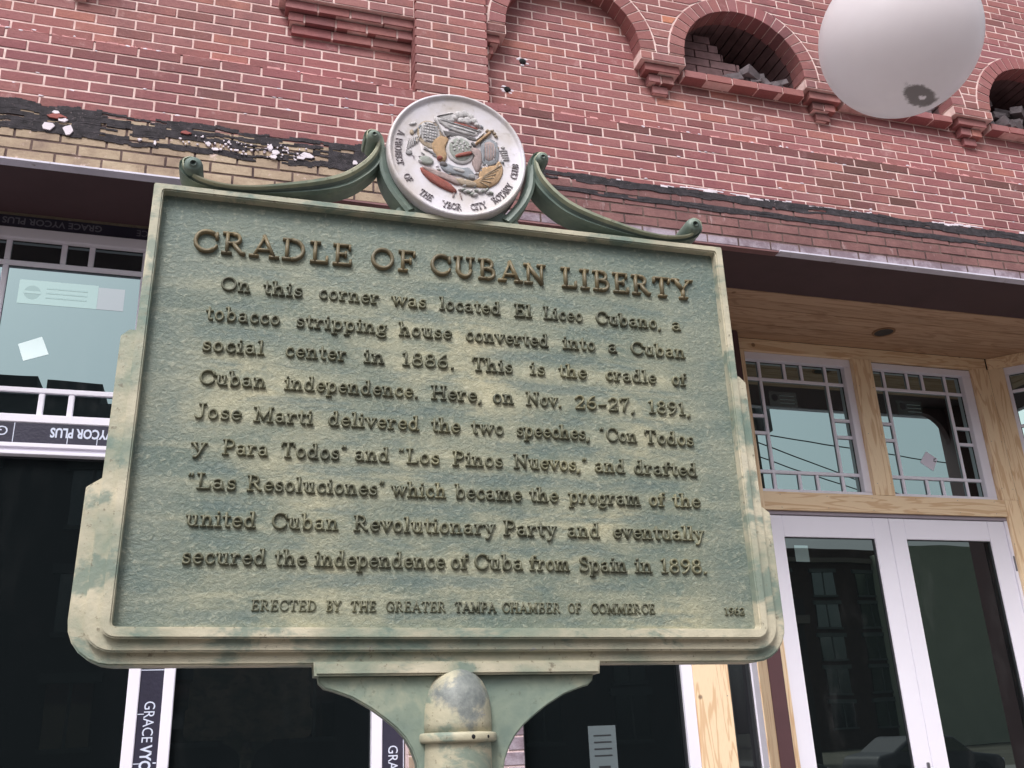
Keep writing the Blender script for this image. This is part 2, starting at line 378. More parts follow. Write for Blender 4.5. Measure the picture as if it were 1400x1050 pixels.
# a row of mottled dark bricks right of the medallion
# recessed field
zr = ZSP; k = 0
def circ_cut(z0, z1, R, which=None):
    res = []
    for (cx, kind) in ARCH:
        if which and kind not in which: continue
        def half(z):
            d = z-ZC
            if d <= 0: return R
            return math.sqrt(R*R-d*d) if d < R else None
        a, b = half(z0), half(z1)
        if a is None: continue
        if b is None: b = 0.0
        res.append((cx-a, cx+a, cx-b, cx+b))
    return res
while zr > ZT-.02:
    z1 = zr; z0 = zr-COURSE
    for (a, b) in ((XL, PX0), (PX1, XR)): rowbricks(a, b, z0, z1, P2, .2135, (.1067 if k % 2 else 0)-.02)
    zr = z0; k += 1
# blind arch tympana
z0 = ZSP; k = 1
while z0 < ZC+RI:
    z1 = z0+COURSE
    for (cx, kind) in ARCH:
        if kind != 'blind': continue
        d = max(0, z0-ZC); a = RI+.02 if d == 0 else math.sqrt(max(0, (RI+.02)**2-d*d))
        if a > .05: rowbricks(max(cx-a, PX1) if cx > 0 else cx-a, min(cx+a, PX0) if cx < 0 else cx+a, z0, z1, P2, .2135, (.1067 if k % 2 else 0)-.02)
    z0 = z1; k += 1
# pilaster
z0 = ZT; k = 0
while z0 < ZTOP:
    z1 = z0+COURSE*1.0
    off = PX0+(.108 if k % 2 else .2135)
    rowbricks(PX0-J, PX1+J, z0, z1, P0, .2135, off, depth=.15)
    z0 = z1; k += 1
# spandrels above the bracket table, cut by the arch rings
z0 = ZSP; k = 0; SPR = []
while z0 < ZTOP:
    z1 = z0+COURSE
    lo_ = ZC+.001
    for (a, b) in ((XL, PX0), (PX1, XR)):
        R = RO+.004 if z0 >= ZC-.03 else RI
        cut = circ_cut(z0, z1, R)
        if z0 < ZC-.03: cut = [(c[0], c[1], c[0], c[1]) for c in cut]
        rowbricks(a, b, z0, z1, P1, .2135, (.1067 if k % 2 else 0)+.03, cut=cut, depth=.1)
        SPR.append((a, b, z0, z1, cut))
    z0 = z1; k += 1
# corbelled brackets
CORB = [(.15, .957, 'l')] + [(-1.11, -.82, 'c')] + [(1.42, 1.56, 'r')] + [((ARCH[i][0]+ARCH[i+1][0])/2-.166, (ARCH[i][0]+ARCH[i+1][0])/2+.166, 'c') for i in range(1, 5)]
corb_solid = MB()
for (a, b, side) in CORB:
    for k in range(3):
        ins = .036*(k+1); z1 = ZSP-COURSE*k; z0 = z1-COURSE; y = P1+.030*(k+1)
        xa = a+(ins if side != 'r' else 0); xb = b-(ins if side != 'l' else 0)
        if side == 'l': xa = a+.022*(k+1)
        n = max(1, round((xb-xa)/.2135)); w = (xb-xa)/n
        offk = (k % 2)*.5
        cuts = [xa]+[xa+w*(i+(.5 if k % 2 else 1)) for i in range(n if k % 2 else n-1)]+[xb]
        for i in range(len(cuts)-1): add_brick(cuts[i]-(J-.0015 if i == 0 else 0), cuts[i+1]+(J-.0015 if i == len(cuts)-2 else 0), z0+.0, z1+.004, y, P2-y-.002)
        corb_solid.box(xa+.006, xb-.006, y+.008, P2+.02, z0+.006, z1)
# sills of the open arches
for (cx, kind) in ARCH:
    if kind == 'open':
        xs = [cx-RI, cx-.30, cx-.10, cx+.10, cx+.30, cx+RI]
        for i in range(5): add_brick(xs[i], xs[i+1], ZSP-.066, ZSP, P1+.035, .36, tone=random.uniform(.3,.6))

# ---- brick meshes
def brick_mesh(poly, y, depth, tone, jit=.0012):
    "local to centre; chamfered front face"
    cx = sum(p[0] for p in poly)/4; cz = sum(p[1] for p in poly)/4
    e = .0018
    V = []; F = []
    pj = [(p[0]-cx+random.uniform(-jit, jit), p[1]-cz+random.uniform(-jit, jit)) for p in poly]
    w = max(.01, max(abs(p[0]) for p in pj)); hh = max(.01, max(abs(p[1]) for p in pj))
    for p in pj: V.append((p[0], depth, p[1]))
    for p in pj: V.append((p[0], e*.8, p[1]))
    for p in pj: V.append((p[0]*(1-e/w), random.uniform(-.0006, .0006), p[1]*(1-e/hh)))
    F = [(8,9,10,11)]
    for i in range(4):
        j = (i+1) % 4
        F.append((i, j, 4+j, 4+i)); F.append((4+i, 4+j, 8+j, 8+i))
    return V, F, (cx, y, cz)
def inframe(x, z, y):
    q = project((x, y, z))
    if q is None or not (-5 < q[0] < 1405 and -5 < q[1] < 1055): return None
    return q
def pip(x, y, poly):
    c = False; n = len(poly)
    for i in range(n):
        x1, y1 = poly[i]; x2, y2 = poly[(i+1) % n]
        if (y1 > y) != (y2 > y) and x < (x2-x1)*(y-y1)/(y2-y1)+x1: c = not c
    return c
SGN_POLY = [(210,248),(987,338),(1078,900),(100,910)]
def visarea(poly, y):
    cx = sum(p[0] for p in poly)/4; cz = sum(p[1] for p in poly)/4
    q = inframe(cx, cz, y)
    if q is None or pip(q[0], q[1], SGN_POLY) or math.hypot(q[0]-625, q[1]-212) < 92 or math.hypot(q[0]-1231, q[1]-49) < 108: return 0
    pts = [project((p[0], y, p[1])) for p in poly]
    if any(p is None for p in pts): return 0
    return abs(sum(pts[i][0]*pts[(i+1)%4][1]-pts[(i+1)%4][0]*pts[i][1] for i in range(4)))/2
bricks.sort(key=lambda b: -visarea(b[0], b[1]))
NB_SINGLE = 300
rest = MB()
cache = {}
for i, (poly, y, depth, tone) in enumerate(bricks):
    if i < NB_SINGLE:
        w = poly[1][0]-poly[0][0]; rect = abs(poly[3][0]-poly[0][0]) < 1e-6 and abs(poly[2][0]-poly[1][0]) < 1e-6
        tq = round(tone*9)/9
        key = (round(w/.012), round((poly[3][1]-poly[0][1])/.003), round(depth, 2), tq) if rect else None
        if key is not None and key in cache:
            me = cache[key]; c = (sum(p[0] for p in poly)/4, y, sum(p[1] for p in poly)/4)
            o = bpy.data.objects.new('brick', me); COL.objects.link(o); o.parent = B
            ww = me['w']; o.scale = ((w)/ww, 1, 1)
        else:
            V, F, c = brick_mesh(poly, y, depth, tq)
            o = mesh_obj('brick', V, F, M['brick'], B, tone=[tq]*len(F)); o.data['w'] = w
            if key is not None: cache[key] = o.data
        o.location = Vector(c)-BP; o.rotation_euler = (0, random.uniform(-.004, .004), 0)
    else:
        V, F, c = brick_mesh(poly, y, depth, tone)
        rest.add([(v[0]+c[0]-BP.x, v[1]+c[1]-BP.y, v[2]+c[2]-BP.z) for v in V], F, tone)
o = rest.build('brickwork', M['brick'], B, tone=True); o['kind'] = 'stuff'
corb_o = MB(); corb_o.v = [(v[0]-BP.x, v[1]-BP.y, v[2]-BP.z) for v in corb_solid.v]; corb_o.f = corb_solid.f; corb_o.t = corb_solid.t
corb_o.build('corbel_core', M['mortar'], B)['kind'] = 'stuff'

# local builder for parts of the building, coordinates given in world space
class LMB(MB):
    def __init__(s, org=BP): super().__init__(); s.org = org
    def add(s, V, F, tone=None): super().add([(v[0]-s.org.x, v[1]-s.org.y, v[2]-s.org.z) for v in V], F, tone)
# arch rings: voussoirs
ring_rest = LMB()
for (cx, kind) in ARCH:
    nv = 22; depth = P2-P1+.02
    for i in range(nv):
        a0 = math.pi*i/nv+.0075; a1 = math.pi*(i+1)/nv-.0075
        j = .004; y0 = P1-.002+random.uniform(-.0015, .0015); y1 = P1+depth
        ri = RI+random.uniform(-.002, .002); ro = RO-j
        ring = []
        for r, a in ((ri, a1), (ro, a1), (ro, a0), (ri, a0)):
            ring.append((cx-r*math.cos(a), ZC+r*math.sin(a)))
        if cx-RO < PX1 and cx > PX1: ring = [(max(p[0], PX1+.002), p[1]) for p in ring]
        if cx+RO > PX0 and cx < PX0: pass
        c = (sum(p[0] for p in ring)/4, sum(p[1] for p in ring)/4)
        if (ring[0][0]-ring[2][0])**2+(ring[0][1]-ring[2][1])**2 < .002: continue
        tone = min(1, max(0, random.gauss(.42, .15)))
        mm = MB()
        mm.add([(p[0]-c[0], y0+.0025, p[1]-c[1]) for p in ring]+[(p[0]-c[0], y1, p[1]-c[1]) for p in ring]+[((p[0]-c[0])*.95, y0, (p[1]-c[1])*.95) for p in ring],
               [(8,9,10,11)]+[(4+k_, 4+(k_+1)%4, (k_+1)%4, k_) for k_ in range(4)]+[(k_, (k_+1)%4, 8+(k_+1)%4, 8+k_) for k_ in range(4)], tone)
        # single arch bricks only where the photograph shows them
        vis = inframe(c[0], c[1], P1)
        if vis and math.hypot(vis[0]-1231, vis[1]-49) > 112:
            o = mm.build('arch_brick', M['brick'], B, tone=True); o.location = Vector((c[0], 0, c[1]))-BP
        else: ring_rest.add([(v[0]+c[0], v[1], v[2]+c[1]) for v in mm.v], mm.f, tone)
if ring_rest.v:
    o = ring_rest.build('arch_brickwork', M['brick'], B, tone=True); o['kind'] = 'stuff'
# mortar bodies
mo = LMB(); D_ = .0034
mo.box(XL, XR, P0+D_, P2+.3, ZS+.002, ZT-.012)
mo.box(PX0+.010, PX1-.010, P0+D_, P2+.3, ZT-.012, ZTOP)
for (a, b) in ((XL, PX0+.010), (PX1-.010, XR)): mo.box(a, b, P2+D_, P2+.3, ZT-.012, ZSP)
for (a, b, z0, z1, cut) in SPR:
    segs = [(a, b, a, b)]
    for (p, q, r, s) in cut:
        ns = []
        for (c0, c1, d0, d1) in segs:
            if q <= c0 or p >= c1: ns.append((c0, c1, d0, d1)); continue
            if p > c0: ns.append((c0, p, d0, r))
            if q < c1: ns.append((q, c1, s, d1))
        segs = ns
    for (p, q, r, s) in segs:
        mo.prism([(p, z0), (q, z0), (s, z1), (r, z1)], P1+D_, P2+.3)
for (cx, kind) in ARCH:
    n = 40; fr = []
    for i in range(n):
        a0 = math.pi*i/n; a1 = math.pi*(i+1)/n
        q = [(max(cx-r*math.cos(a), PX1+.003) if cx > PX1 else cx-r*math.cos(a), ZC+r*math.sin(a)) for r, a in ((RI+.004, a1), (RO+.006, a1), (RO+.006, a0), (RI+.004, a0))]
        if abs(q[0][0]-q[1][0])+abs(q[0][1]-q[1][1]) < .01: continue
        mo.prism(q[::-1], P1+D_-.001, P2+.01)
    if kind == 'blind': mo.box(cx-RI-.02, cx+RI+.02, P2+D_, P2+.3, ZSP, ZC+RI+.03)
    else:
        mo.box(cx-RI, cx+RI, P1+.045, P2+.3, ZSP-.06, ZSP-.006)
mo.build('mortar', M['mortar'], B)
part_box_later = []
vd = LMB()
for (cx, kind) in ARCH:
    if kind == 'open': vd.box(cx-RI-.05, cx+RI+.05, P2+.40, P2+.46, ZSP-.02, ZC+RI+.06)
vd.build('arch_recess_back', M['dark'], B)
niche_brick = simple('dark_niche_brick', srgb(104,80,82), .9, .35, 10, bump=.6)  # darker brick for the linings, reveals and infill of the open arches
for (cx, kind) in ARCH:
    if kind != 'open': continue
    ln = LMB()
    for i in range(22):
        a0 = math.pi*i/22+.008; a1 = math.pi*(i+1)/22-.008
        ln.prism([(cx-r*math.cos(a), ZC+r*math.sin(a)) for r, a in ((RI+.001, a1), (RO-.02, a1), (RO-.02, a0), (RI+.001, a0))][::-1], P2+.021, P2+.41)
    ln.build('arch_lining', niche_brick, B)['kind'] = 'stuff'
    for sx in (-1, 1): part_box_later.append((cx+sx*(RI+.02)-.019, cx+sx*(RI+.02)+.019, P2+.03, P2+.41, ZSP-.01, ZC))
# broken infill and rubble inside the open arches
for ai, (cx, kind) in enumerate(ARCH):
    if kind != 'open': continue
    rb = LMB(); random.seed(40+ai)
    if abs(cx-3.3175) < .01:
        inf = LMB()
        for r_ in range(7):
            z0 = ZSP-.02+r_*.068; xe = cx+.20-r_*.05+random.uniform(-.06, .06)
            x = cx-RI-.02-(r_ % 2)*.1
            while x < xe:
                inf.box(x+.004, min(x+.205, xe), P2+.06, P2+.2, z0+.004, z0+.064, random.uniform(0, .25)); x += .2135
        inf.build('infill_brickwork', niche_brick, B)['kind'] = 'stuff'
        spots = [(cx-.02+i*.075+random.uniform(-.02, .02), ZSP+.03+random.uniform(0, .08), .04) for i in range(6)]+[(cx+.12+i*.045, ZSP+.05+random.uniform(0, .12), .03) for i in range(7)]+[(cx+.16, ZSP+.10, .05), (cx+.10, ZSP+.12, .045), (cx-.08, ZSP+.05, .035)]
    else:
        spots = [(cx-.42+random.random()*.84, ZSP+.02+random.random()**1.5*.30, random.uniform(.03, .06)) for i in range(60)]
    for (x, z, s_) in spots:
        yy = P2+.05+random.random()*.22 if abs(cx-3.3175) > .01 else P2+.0+random.random()*.06
        R_ = Matrix.Rotation(random.uniform(-.6, .6), 3, 'Y') @ Matrix.Rotation(random.uniform(-.6, .6), 3, 'Z')
        V = [Vector((x, yy, z)) + R_ @ Vector((sx*s_*1.5*random.uniform(.6, 1.1), sy*s_*random.uniform(.6, 1.1), sz*s_*.75*random.uniform(.7, 1.1))) for sz in (-1, 1) for sx, sy in ((-1,-1),(1,-1),(1,1),(-1,1))]
        rb.add(V, BOXF)
    o = rb.build('rubble', M['rubble'], B); o['kind'] = 'stuff'
random.seed(99)
# anchor holes in the recessed field
for (x, z) in ((1.588, 5.539), (1.703, 5.782)):
    V = []; F = []; ico(V, F, (x-BP.x, P2-.002-BP.y, z-BP.z), .024, 2, (1, .5, .9), .12); mesh_obj('anchor_hole', V, F, M['dark'], B)
    V = []; F = []
    for k in range(5):
        a = random.random()*6.28; ico(V, F, (x-BP.x+.032*math.cos(a), P2-BP.y, z-BP.z+.028*math.sin(a)), .013, 1, (1.3, .25, .7), .2)
    mesh_obj('mortar_chip', V, F, M['flake'], B)
# ragged mortar ledge on top of the flush wall
lg = LMB(); x = XL
while x < XR:
    w = random.uniform(.03, .11); hh = random.uniform(.004, .016)
    if not (PX0-.02 < x < PX1): lg.add([(x,P0+.0,ZT-.006),(x+w,P0+.0,ZT-.006),(x+w,P2,ZT-.006),(x,P2,ZT-.006),(x+random.uniform(0,.01),P0+random.uniform(.004,.02),ZT+hh),(x+w-.004,P0+random.uniform(.004,.02),ZT+hh*random.uniform(.5,1)),(x+w,P2,ZT+hh),(x,P2,ZT+hh)], BOXF)
    x += w
lg.build('mortar_ledge', simple('ledge_mortar', srgb(186,134,134), .9, .2, 20, bump=.6), B)['kind'] = 'stuff'
# lumps of squeezed mortar along random joints
lm = LMB(); V = []; F = []
for k in range(130):
    zrow = ZT-h*random.randint(0, 7); x = random.uniform(-1.4, 6.2)
    ico(V, F, (x-BP.x, P0+.001-BP.y, zrow-BP.z+random.uniform(-.008, .008)), random.uniform(.004, .009), 1, (1.9, .3, .8), .45)
mesh_obj('mortar_lump', V, F, M['flake'], B)['kind'] = 'stuff'

# tar bands: ragged sheets of thin cells
def hash1(i, s): return (math.sin(i*12.9898+s*78.233)*43758.5453) % 1
def vnoise(x, s):
    i = math.floor(x); f = x-i; f = f*f*(3-2*f); return hash1(i, s)*(1-f)+hash1(i+1, s)*f
def tarband(name, x0, x1, zt, zb, rag, hole, cell=.012, s=1, y=P0, thick=.0045, par=B, mat=None):
    m = LMB(); nz = max(2, int((zt-zb)/cell)); x = x0
    while x < x1:
        w = random.uniform(.012, .030)
        top = zt+(vnoise(x*6, s)-.5)*rag+(vnoise(x*31, s+3)-.5)*rag*.5; bot = zb+(vnoise(x*7, s+1)-.5)*rag+(vnoise(x*29, s+5)-.5)*rag*.6
        run = None
        zs_ = [bot+(top-bot)*i/nz for i in range(nz+1)]
        for i in range(nz):
            hv = vnoise(x*9+i*3.1, s+7+i)*.6+vnoise(x*3.3, s+20+i//2)*.4
            if hv < hole(x)*(1+.8*vnoise(x*2.3, s+40)): continue
            d = thick*(.6+.5*vnoise(x*11+i*1.7, s+9))
            m.box(x, x+w, y-d, y+.012, zs_[i], zs_[i+1]+.0004)
        x += w
    o = m.build(name, mat or M['tar'], par); o['kind'] = 'stuff'; return o
tarband('tar_band', XL, 1.25, 4.852, 4.668, .024, lambda x: .12+.10*vnoise(x*1.5, 50)+(.16 if -.75 < x < .45 else 0), s=2)
tarband('tar_band', 1.25, XR, 4.862, 4.806, .016, lambda x: .10, s=5, cell=.014)
tarband('tar_band', 1.25, XR, 4.762, 4.728, .012, lambda x: .16 if x > 1.7 else .3, s=8, cell=.012)
tarband('paint_residue', 2.2, XR, 4.876, 4.858, .02, lambda x: .45, s=11, cell=.008, thick=.004, mat=M['flake'])
# white and red paint flakes in the left band
fk = LMB()
def flake(x, z, w, hh, n=5):
    pts = []
    for k in range(n): 
        a = 2*math.pi*k/n+random.uniform(-.3, .3); pts.append((x+w*math.cos(a)*random.uniform(.7, 1.1), z+hh*math.sin(a)*random.uniform(.7, 1.1)))
    fk.prism(pts, P0-.0125, P0+.002)
for (x, z, w, hh) in [(-1.0,4.71,.035,.03),(-.90,4.70,.035,.035),(-.93,4.76,.03,.02),(-.97,4.80,.02,.012),(-.55,4.70,.014,.01),(-.47,4.69,.01,.016),(.13,4.76,.02,.025),(.16,4.73,.025,.02),(.15,4.70,.025,.014),(.33,4.735,.04,.022),(.30,4.715,.03,.01),(.66,4.72,.035,.014),(.60,4.73,.016,.016),(-.2,4.73,.02,.012),(-.16,4.70,.024,.012),(-.05,4.71,.018,.008),(1.42,4.73,.02,.02)]:
    flake(x, z, w, hh, random.choice([4,5,6]))
for k in range(60): flake(random.uniform(-.35, .35), 4.69+random.random()*.09, random.uniform(.003, .010), random.uniform(.002, .007))
fo = fk.build('paint_flake', M['flake'], B); fo['kind'] = 'stuff'
fk = LMB(); flake(-.965, 4.775, .05, .018, 6); flake(-.42+.1, 4.78, .03, .012, 5); fk.build('red_paint_flake', simple('old_red_paint', srgb(150,84,80), .8, .1, 20), B)

# flashing strips and beam soffit
def part_box(name, x0, x1, y0, y1, z0, z1, mat, parent=B, bev=0, label=None):
    org = parent_origin(parent)
    o = box(name, x0-org.x, x1-org.x, y0-org.y, y1-org.y, z0-org.z, z1-org.z, mat, parent, bev)
    if label: o['label'] = label
    return o
def parent_origin(p):
    v = Vector((0,0,0))
    while p is not None: v += p.location; p = p.parent
    return v
part_box('flashing_strip', -3.4, -.27, P0-.016, P0+.05, ZS-.006, ZS+.004, M['flash'], label='pale metal flashing on the left end of the beam')
part_box('flashing_strip', 3.33, 8.2, P0-.014, P0+.05, ZS-.006, ZS+.004, M['flash'], label='pale metal flashing over the wooden entrance')
part_box('flashing_strip', -.265, 3.325, P0-.004, P0+.05, ZS-.010, ZS+.001, simple('rusty_flashing', srgb(128,92,94), .7, .2, 8))
part_box('flashing_strip', 2.45, 2.72, P0-.012, P0+.04, ZS-.0005+.0025, ZS+.010, M['flash'])
for bb in part_box_later: part_box('arch_reveal', *bb, niche_brick)
part_box('beam_soffit', -3.4, 8.2, P0+.004, 5.232, ZS+.0015, ZS+.06, M['soffit'])
# wall mass behind and above so that the wall does not end
pm = LMB(); pm.box(-12, XL, P0+.02, 5.3, 0, 8.4); pm.box(XR, 16, P0+.02, 5.3, 0, 8.4); pm.box(XL, XR, P2+.46, 5.6, ZS+.06, 8.4); pm.box(XL, XR, P0+.02, P2+.46, ZTOP, 8.4); pm.box(-12, 16, 5.6, 14, 8.0, 8.4)
pm.build('wall_mass', M['brick'], B)

# ---------------------------------------------------------------- windows and doors
def oriented(o, ang, pivot):
    return o
def window(name, org, ang, W_, z0, z1, fr_l, fr_r, fr_b, fr_t, vert, hor, stubs_t, stubs_b, side, parent=B, glass='glassU', label=None, fdepth=.07, recess=.045, mw_=.030):
    """window in local x (along wall) starting at org; vert = full-height muntin positions, hor = full-width ones"""
    w = bpy.data.objects.new(name, None); COL.objects.link(w); w.parent = parent
    w.location = Vector(org)-parent_origin(parent); w.rotation_euler = (0, 0, ang)
    if label: w['label'] = label
    H = z1-z0; A = dict(bev=.004)
    box('frame_member', 0, W_, 0, fdepth, 0, fr_b, M['frame'], w, .004)
    box('frame_member', 0, W_, 0, fdepth, H-fr_t, H, M['frame'], w, .004)
    box('frame_member', 0, fr_l, .002, fdepth, fr_b+.001, H-fr_t-.001, M['frame'], w, .003)
    box('frame_member', W_-fr_r, W_, .002, fdepth, fr_b+.001, H-fr_t-.001, M['frame'], w, .003)
    gx0, gx1, gz0, gz1 = fr_l, W_-fr_r, fr_b, H-fr_t
    gk = MB()
    for (a, b, c, d) in ((gx0, gx1, gz0, gz0+.006), (gx0, gx1, gz1-.006, gz1), (gx0, gx0+.006, gz0+.006, gz1-.006), (gx1-.006, gx1, gz0+.006, gz1-.006)): gk.box(a, b, recess-.003, recess+.001, c, d)
    gk.build('gasket', M['gasket'], w)
    # glass split into real lights by the muntins would be one sheet here: simulated divided lights sit on it
    box('pane', gx0-.01, gx1+.01, recess, recess+.012, gz0-.01, gz1+.01, M[glass], w)
    def munt(x0, x1, za, zb, pr=.016):
        box('muntin', x0, x1, recess-pr, recess-.001, za, zb, M['frame'], w, .004)
    hs_ = sorted(hor)
    for zc in hs_: munt(gx0, gx1, zc-mw_/2, zc+mw_/2, .017)
    zb_, zt_ = (hs_[0]-mw_/2, hs_[-1]+mw_/2) if hs_ else (gz0, gz1)
    for xc in vert:
        if hs_:
            munt(xc-mw_/2, xc+mw_/2, gz0, zb_-.0005); munt(xc-mw_/2, xc+mw_/2, zb_+mw_+.0005, zt_-mw_-.0005); munt(xc-mw_/2, xc+mw_/2, zt_+.0005, gz1)
        else: munt(xc-mw_/2, xc+mw_/2, gz0, gz1)
    for xc in stubs_t: munt(xc-mw_/2, xc+mw_/2, zt_+.0005, gz1)
    for xc in stubs_b: munt(xc-mw_/2, xc+mw_/2, gz0, zb_-.0005)
    for zc in side:
        munt(gx0, vert[0]-mw_/2-.0005, zc-mw_/2, zc+mw_/2); munt(vert[-1]+mw_/2+.0005, gx1, zc-mw_/2, zc+mw_/2)
    return w
YF = 5.25
# --- left bay, upper window
WL = window('transom_window', (-1.46, YF, 3.268), 0, 1.075+.12, 0, 1.142, .065, .065, .046, .065,
            [.23, .945], [.190, .935], [.514, .659], [.504, .650], [.62, .48], label='prairie-style transom window at the far left with a label and a square white sticker')
part_box('header_tape', -3.4, 2.62, YF+.012, YF+.06, 4.412, ZS+.001, M['membrane'])
part_box('head_filler', -3.4, -1.462, YF+.002, YF+.1, 3.10, 4.41, M['frame'])
# sill assembly under it
part_box('window_rail', -3.4, -.168, YF-.002, YF+.06, 3.157-.024, 3.157, M['frame'], bev=.003)
part_box('window_rail', -3.4, -.168, YF+.012, YF+.06, 3.112, 3.1325, M['frame'])
part_box('window_rail', -3.4, -.168, YF-.004, YF+.06, 3.094, 3.1115, M['frame'], bev=.003)
part_box('flashing_tape', -3.4, -.168, YF+.004, YF+.05, 3.1575, 3.2675, M['membrane'])
for x_ in (-1.06, -.80, -.655): part_box('tape_mark', x_-.002, x_+.002, YF+.0025, YF+.0038, 3.16 if x_ < -1 else 3.16, 3.265 if x_ < -1 else 3.20, M['print'])
# lower shop windows: black reflective panes with white jambs and flashing tape mullions
def text_mesh(name, s, size, mat, parent, M4, extr=.0004, bold=0.0, spacing=1.0):
    cu = bpy.data.curves.new(name, 'FONT'); cu.body = s; cu.size = size; cu.extrude = extr; cu.offset = bold; cu.space_character = spacing; cu.resolution_u = 3
    ob = bpy.data.objects.new(name, cu); COL.objects.link(ob)
    bpy.context.view_layer.update()
    me = bpy.data.meshes.new_from_object(ob.evaluated_get(bpy.context.evaluated_depsgraph_get()))
    bpy.data.objects.remove(ob); me.materials.clear(); me.materials.append(mat)
    o = bpy.data.objects.new(name, me); COL.objects.link(o); o.parent = parent; o.matrix_local = M4
    return o
def wall_text(name, s, size, x, z, y, rot, mat, parent=B, bold=0., spacing=1., xs=1.0, width=None):
    "lettering in the XZ plane facing -Y, rot is the turn in that plane"
    org = parent_origin(parent)
    if width:
        cu = bpy.data.curves.new('m', 'FONT'); cu.body = s; cu.size = size; ob = bpy.data.objects.new('m', cu); COL.objects.link(ob); bpy.context.view_layer.update()
        xs = width/ob.dimensions.x; bpy.data.objects.remove(ob)
    m4 = Matrix.Translation(Vector((x, y, z))-org) @ Matrix.Rotation(rot, 4, 'Y') @ Matrix.Rotation(math.pi/2, 4, 'X') @ Matrix.Diagonal((xs, 1, 1, 1))
    return text_mesh(name, s, size, mat, parent, m4, .0004, bold, spacing)
wall_text('printed_text', 'VYCOR PLUS', .072, -.583, 3.243, YF+.003, math.pi, M['print'], bold=.0022, width=.302)
wall_text('printed_text', 'GRACE', .072, -.375, 3.243, YF+.003, math.pi, M['print'], width=.19)
wall_text('printed_text', 'G', .072, -1.085, 3.243, YF+.003, math.pi, M['print'], xs=1)
wall_text('printed_text', 'GRACE VYCOR PLUS', .055, -.76, 4.473, YF+.0105, math.pi, M['print_dim'], xs=1.02, bold=.001)
wall_text('printed_text', 'GRACE', .055, -.40, 4.473, YF+.0105, math.pi, M['print_dim'], xs=1.0)
def jamb(x0, x1, z0=0.25, z1=3.09, mat='frame', y=0, dep=.07): part_box('window_jamb', x0, x1, YF-.004+y, YF+dep, z0, z1, M[mat], bev=.003)
jamb(-.385, -.329); jamb(-.219, -.166)
part_box('flashing_tape', -.3285, -.2195, YF+.004, YF+.05, .25, 3.093, M['membrane'])
for z_, w_ in ((2.008, 1), (1.80, .28), (1.573, .35)): part_box('tape_mark', -.328, -.328+.108*w_, YF+.0025, YF+.0038, z_-.002, z_+.002, M['print'])
part_box('tape_mark', -.238, -.222, YF+.0025, YF+.0038, 1.571, 1.577, M['print'])
wall_text('printed_text', 'GRACE', .072, -.298, 1.862, YF+.003, math.pi/2, M['print'], width=.190)
wall_text('printed_text', 'VYCOR\u2019 PLUS', .072, -.298, 1.655, YF+.003, math.pi/2, M['print'], width=.335, bold=.0022)
jamb(.823, .878)
part_box('flashing_tape', .8785, .990, YF+.004, YF+.05, .25, 3.3, M['membrane'])
part_box('tape_mark', .988, .992, YF+.0025, YF+.0038, .25, 3.3, M['print'])
for z_, w_ in ((1.742, .9),): part_box('tape_mark', .879, .879+.108*w_, YF+.0025, YF+.0038, z_-.002, z_+.002, M['print'])
wall_text('printed_text', 'GRACE', .072, .911, 1.610, YF+.003, math.pi/2, M['print'], width=.190)
wall_text('printed_text', 'VYCOR\u2019 PLUS', .072, .911, 1.40, YF+.003, math.pi/2, M['print'], width=.335, bold=.0022)
jamb(1.628, 1.650, y=.01); jamb(2.628, 2.697)
part_box('glazing_bead', 2.618, 2.6275, YF+.02, YF+.05, .25, 3.3, M['gasket']); part_box('glazing_bead', 1.6505, 1.660, YF+.02, YF+.05, .25, 3.3, M['gasket'])
part_box('shop_pane', -3.4, -.386, YF+.045, YF+.057, .25, 3.093, M['glassB']); part_box('shop_pane', -.165, .822, YF+.045, YF+.057, .25, 3.3, M['glassB']); part_box('shop_pane', 1.66, 2.617, YF+.045, YF+.057, .25, 4.35, M['glassB'])
part_box('upper_window_pane', -.26, 2.617, YF+.046, YF+.056, 3.301, 4.41, M['glassU'])
part_box('stall_riser', -3.4, 2.62, YF+.01, YF+.1, .0, .25, M['frame'])
# notice inside the right-hand shop window
nx = 2.04
nb_ = part_box('notice', nx, nx+.165, YF+.042, YF+.0445, 1.30, 1.665, simple('faded_notice', srgb(90,100,104), .6, .05, 5, bump=0))
for k in range(4): part_box('tape_mark', nx+.03, nx+.135, YF+.0405, YF+.0415, 1.61-k*.035, 1.617-k*.035, M['gasket'])
part_box('tape_mark', nx+.05, nx+.12, YF+.0405, YF+.0415, 1.435, 1.455, M['gasket']); part_box('tape_mark', nx+.05, nx+.07, YF+.0405, YF+.0415, 1.36, 1.4345, M['gasket'])
# brick pier between the shop windows
pier = []
z_ = 0.0; k = 0; YP = 5.16
pr = LMB()
while z_ < 4.45:
    z1_ = z_+.074
    xs = [.995, 1.10, 1.315, 1.53, 1.626] if k % 2 else [.995, 1.21, 1.42, 1.626]
    for i in range(len(xs)-1):
        V, F, c = brick_mesh([(xs[i]+J,z_+J),(xs[i+1]-J,z_+J),(xs[i+1]-J,z1_-J),(xs[i]+J,z1_-J)], YP, .08, .2)
        tone = random.uniform(.0, .35)
        q = project((c[0], YP, c[2]))
        if q and 540 < q[0] < 730 and 965 < q[1] < 1075:
            o = mesh_obj('pier_brick', V, F, M['brick'], B, tone=[tone]*len(F)); o.location = Vector(c)-BP
        else: pr.add([(v[0]+c[0], v[1]+c[1], v[2]+c[2]) for v in V], F, tone)
    z_ = z1_; k += 1
pm2 = pr.build('pier_brickwork', M['pier'] if 'pier' in M else M['brick'], B, tone=True); pm2['kind'] = 'stuff'
mm = LMB(); mm.box(1.0, 1.621, YP+.006, 5.4, 0, 4.48)
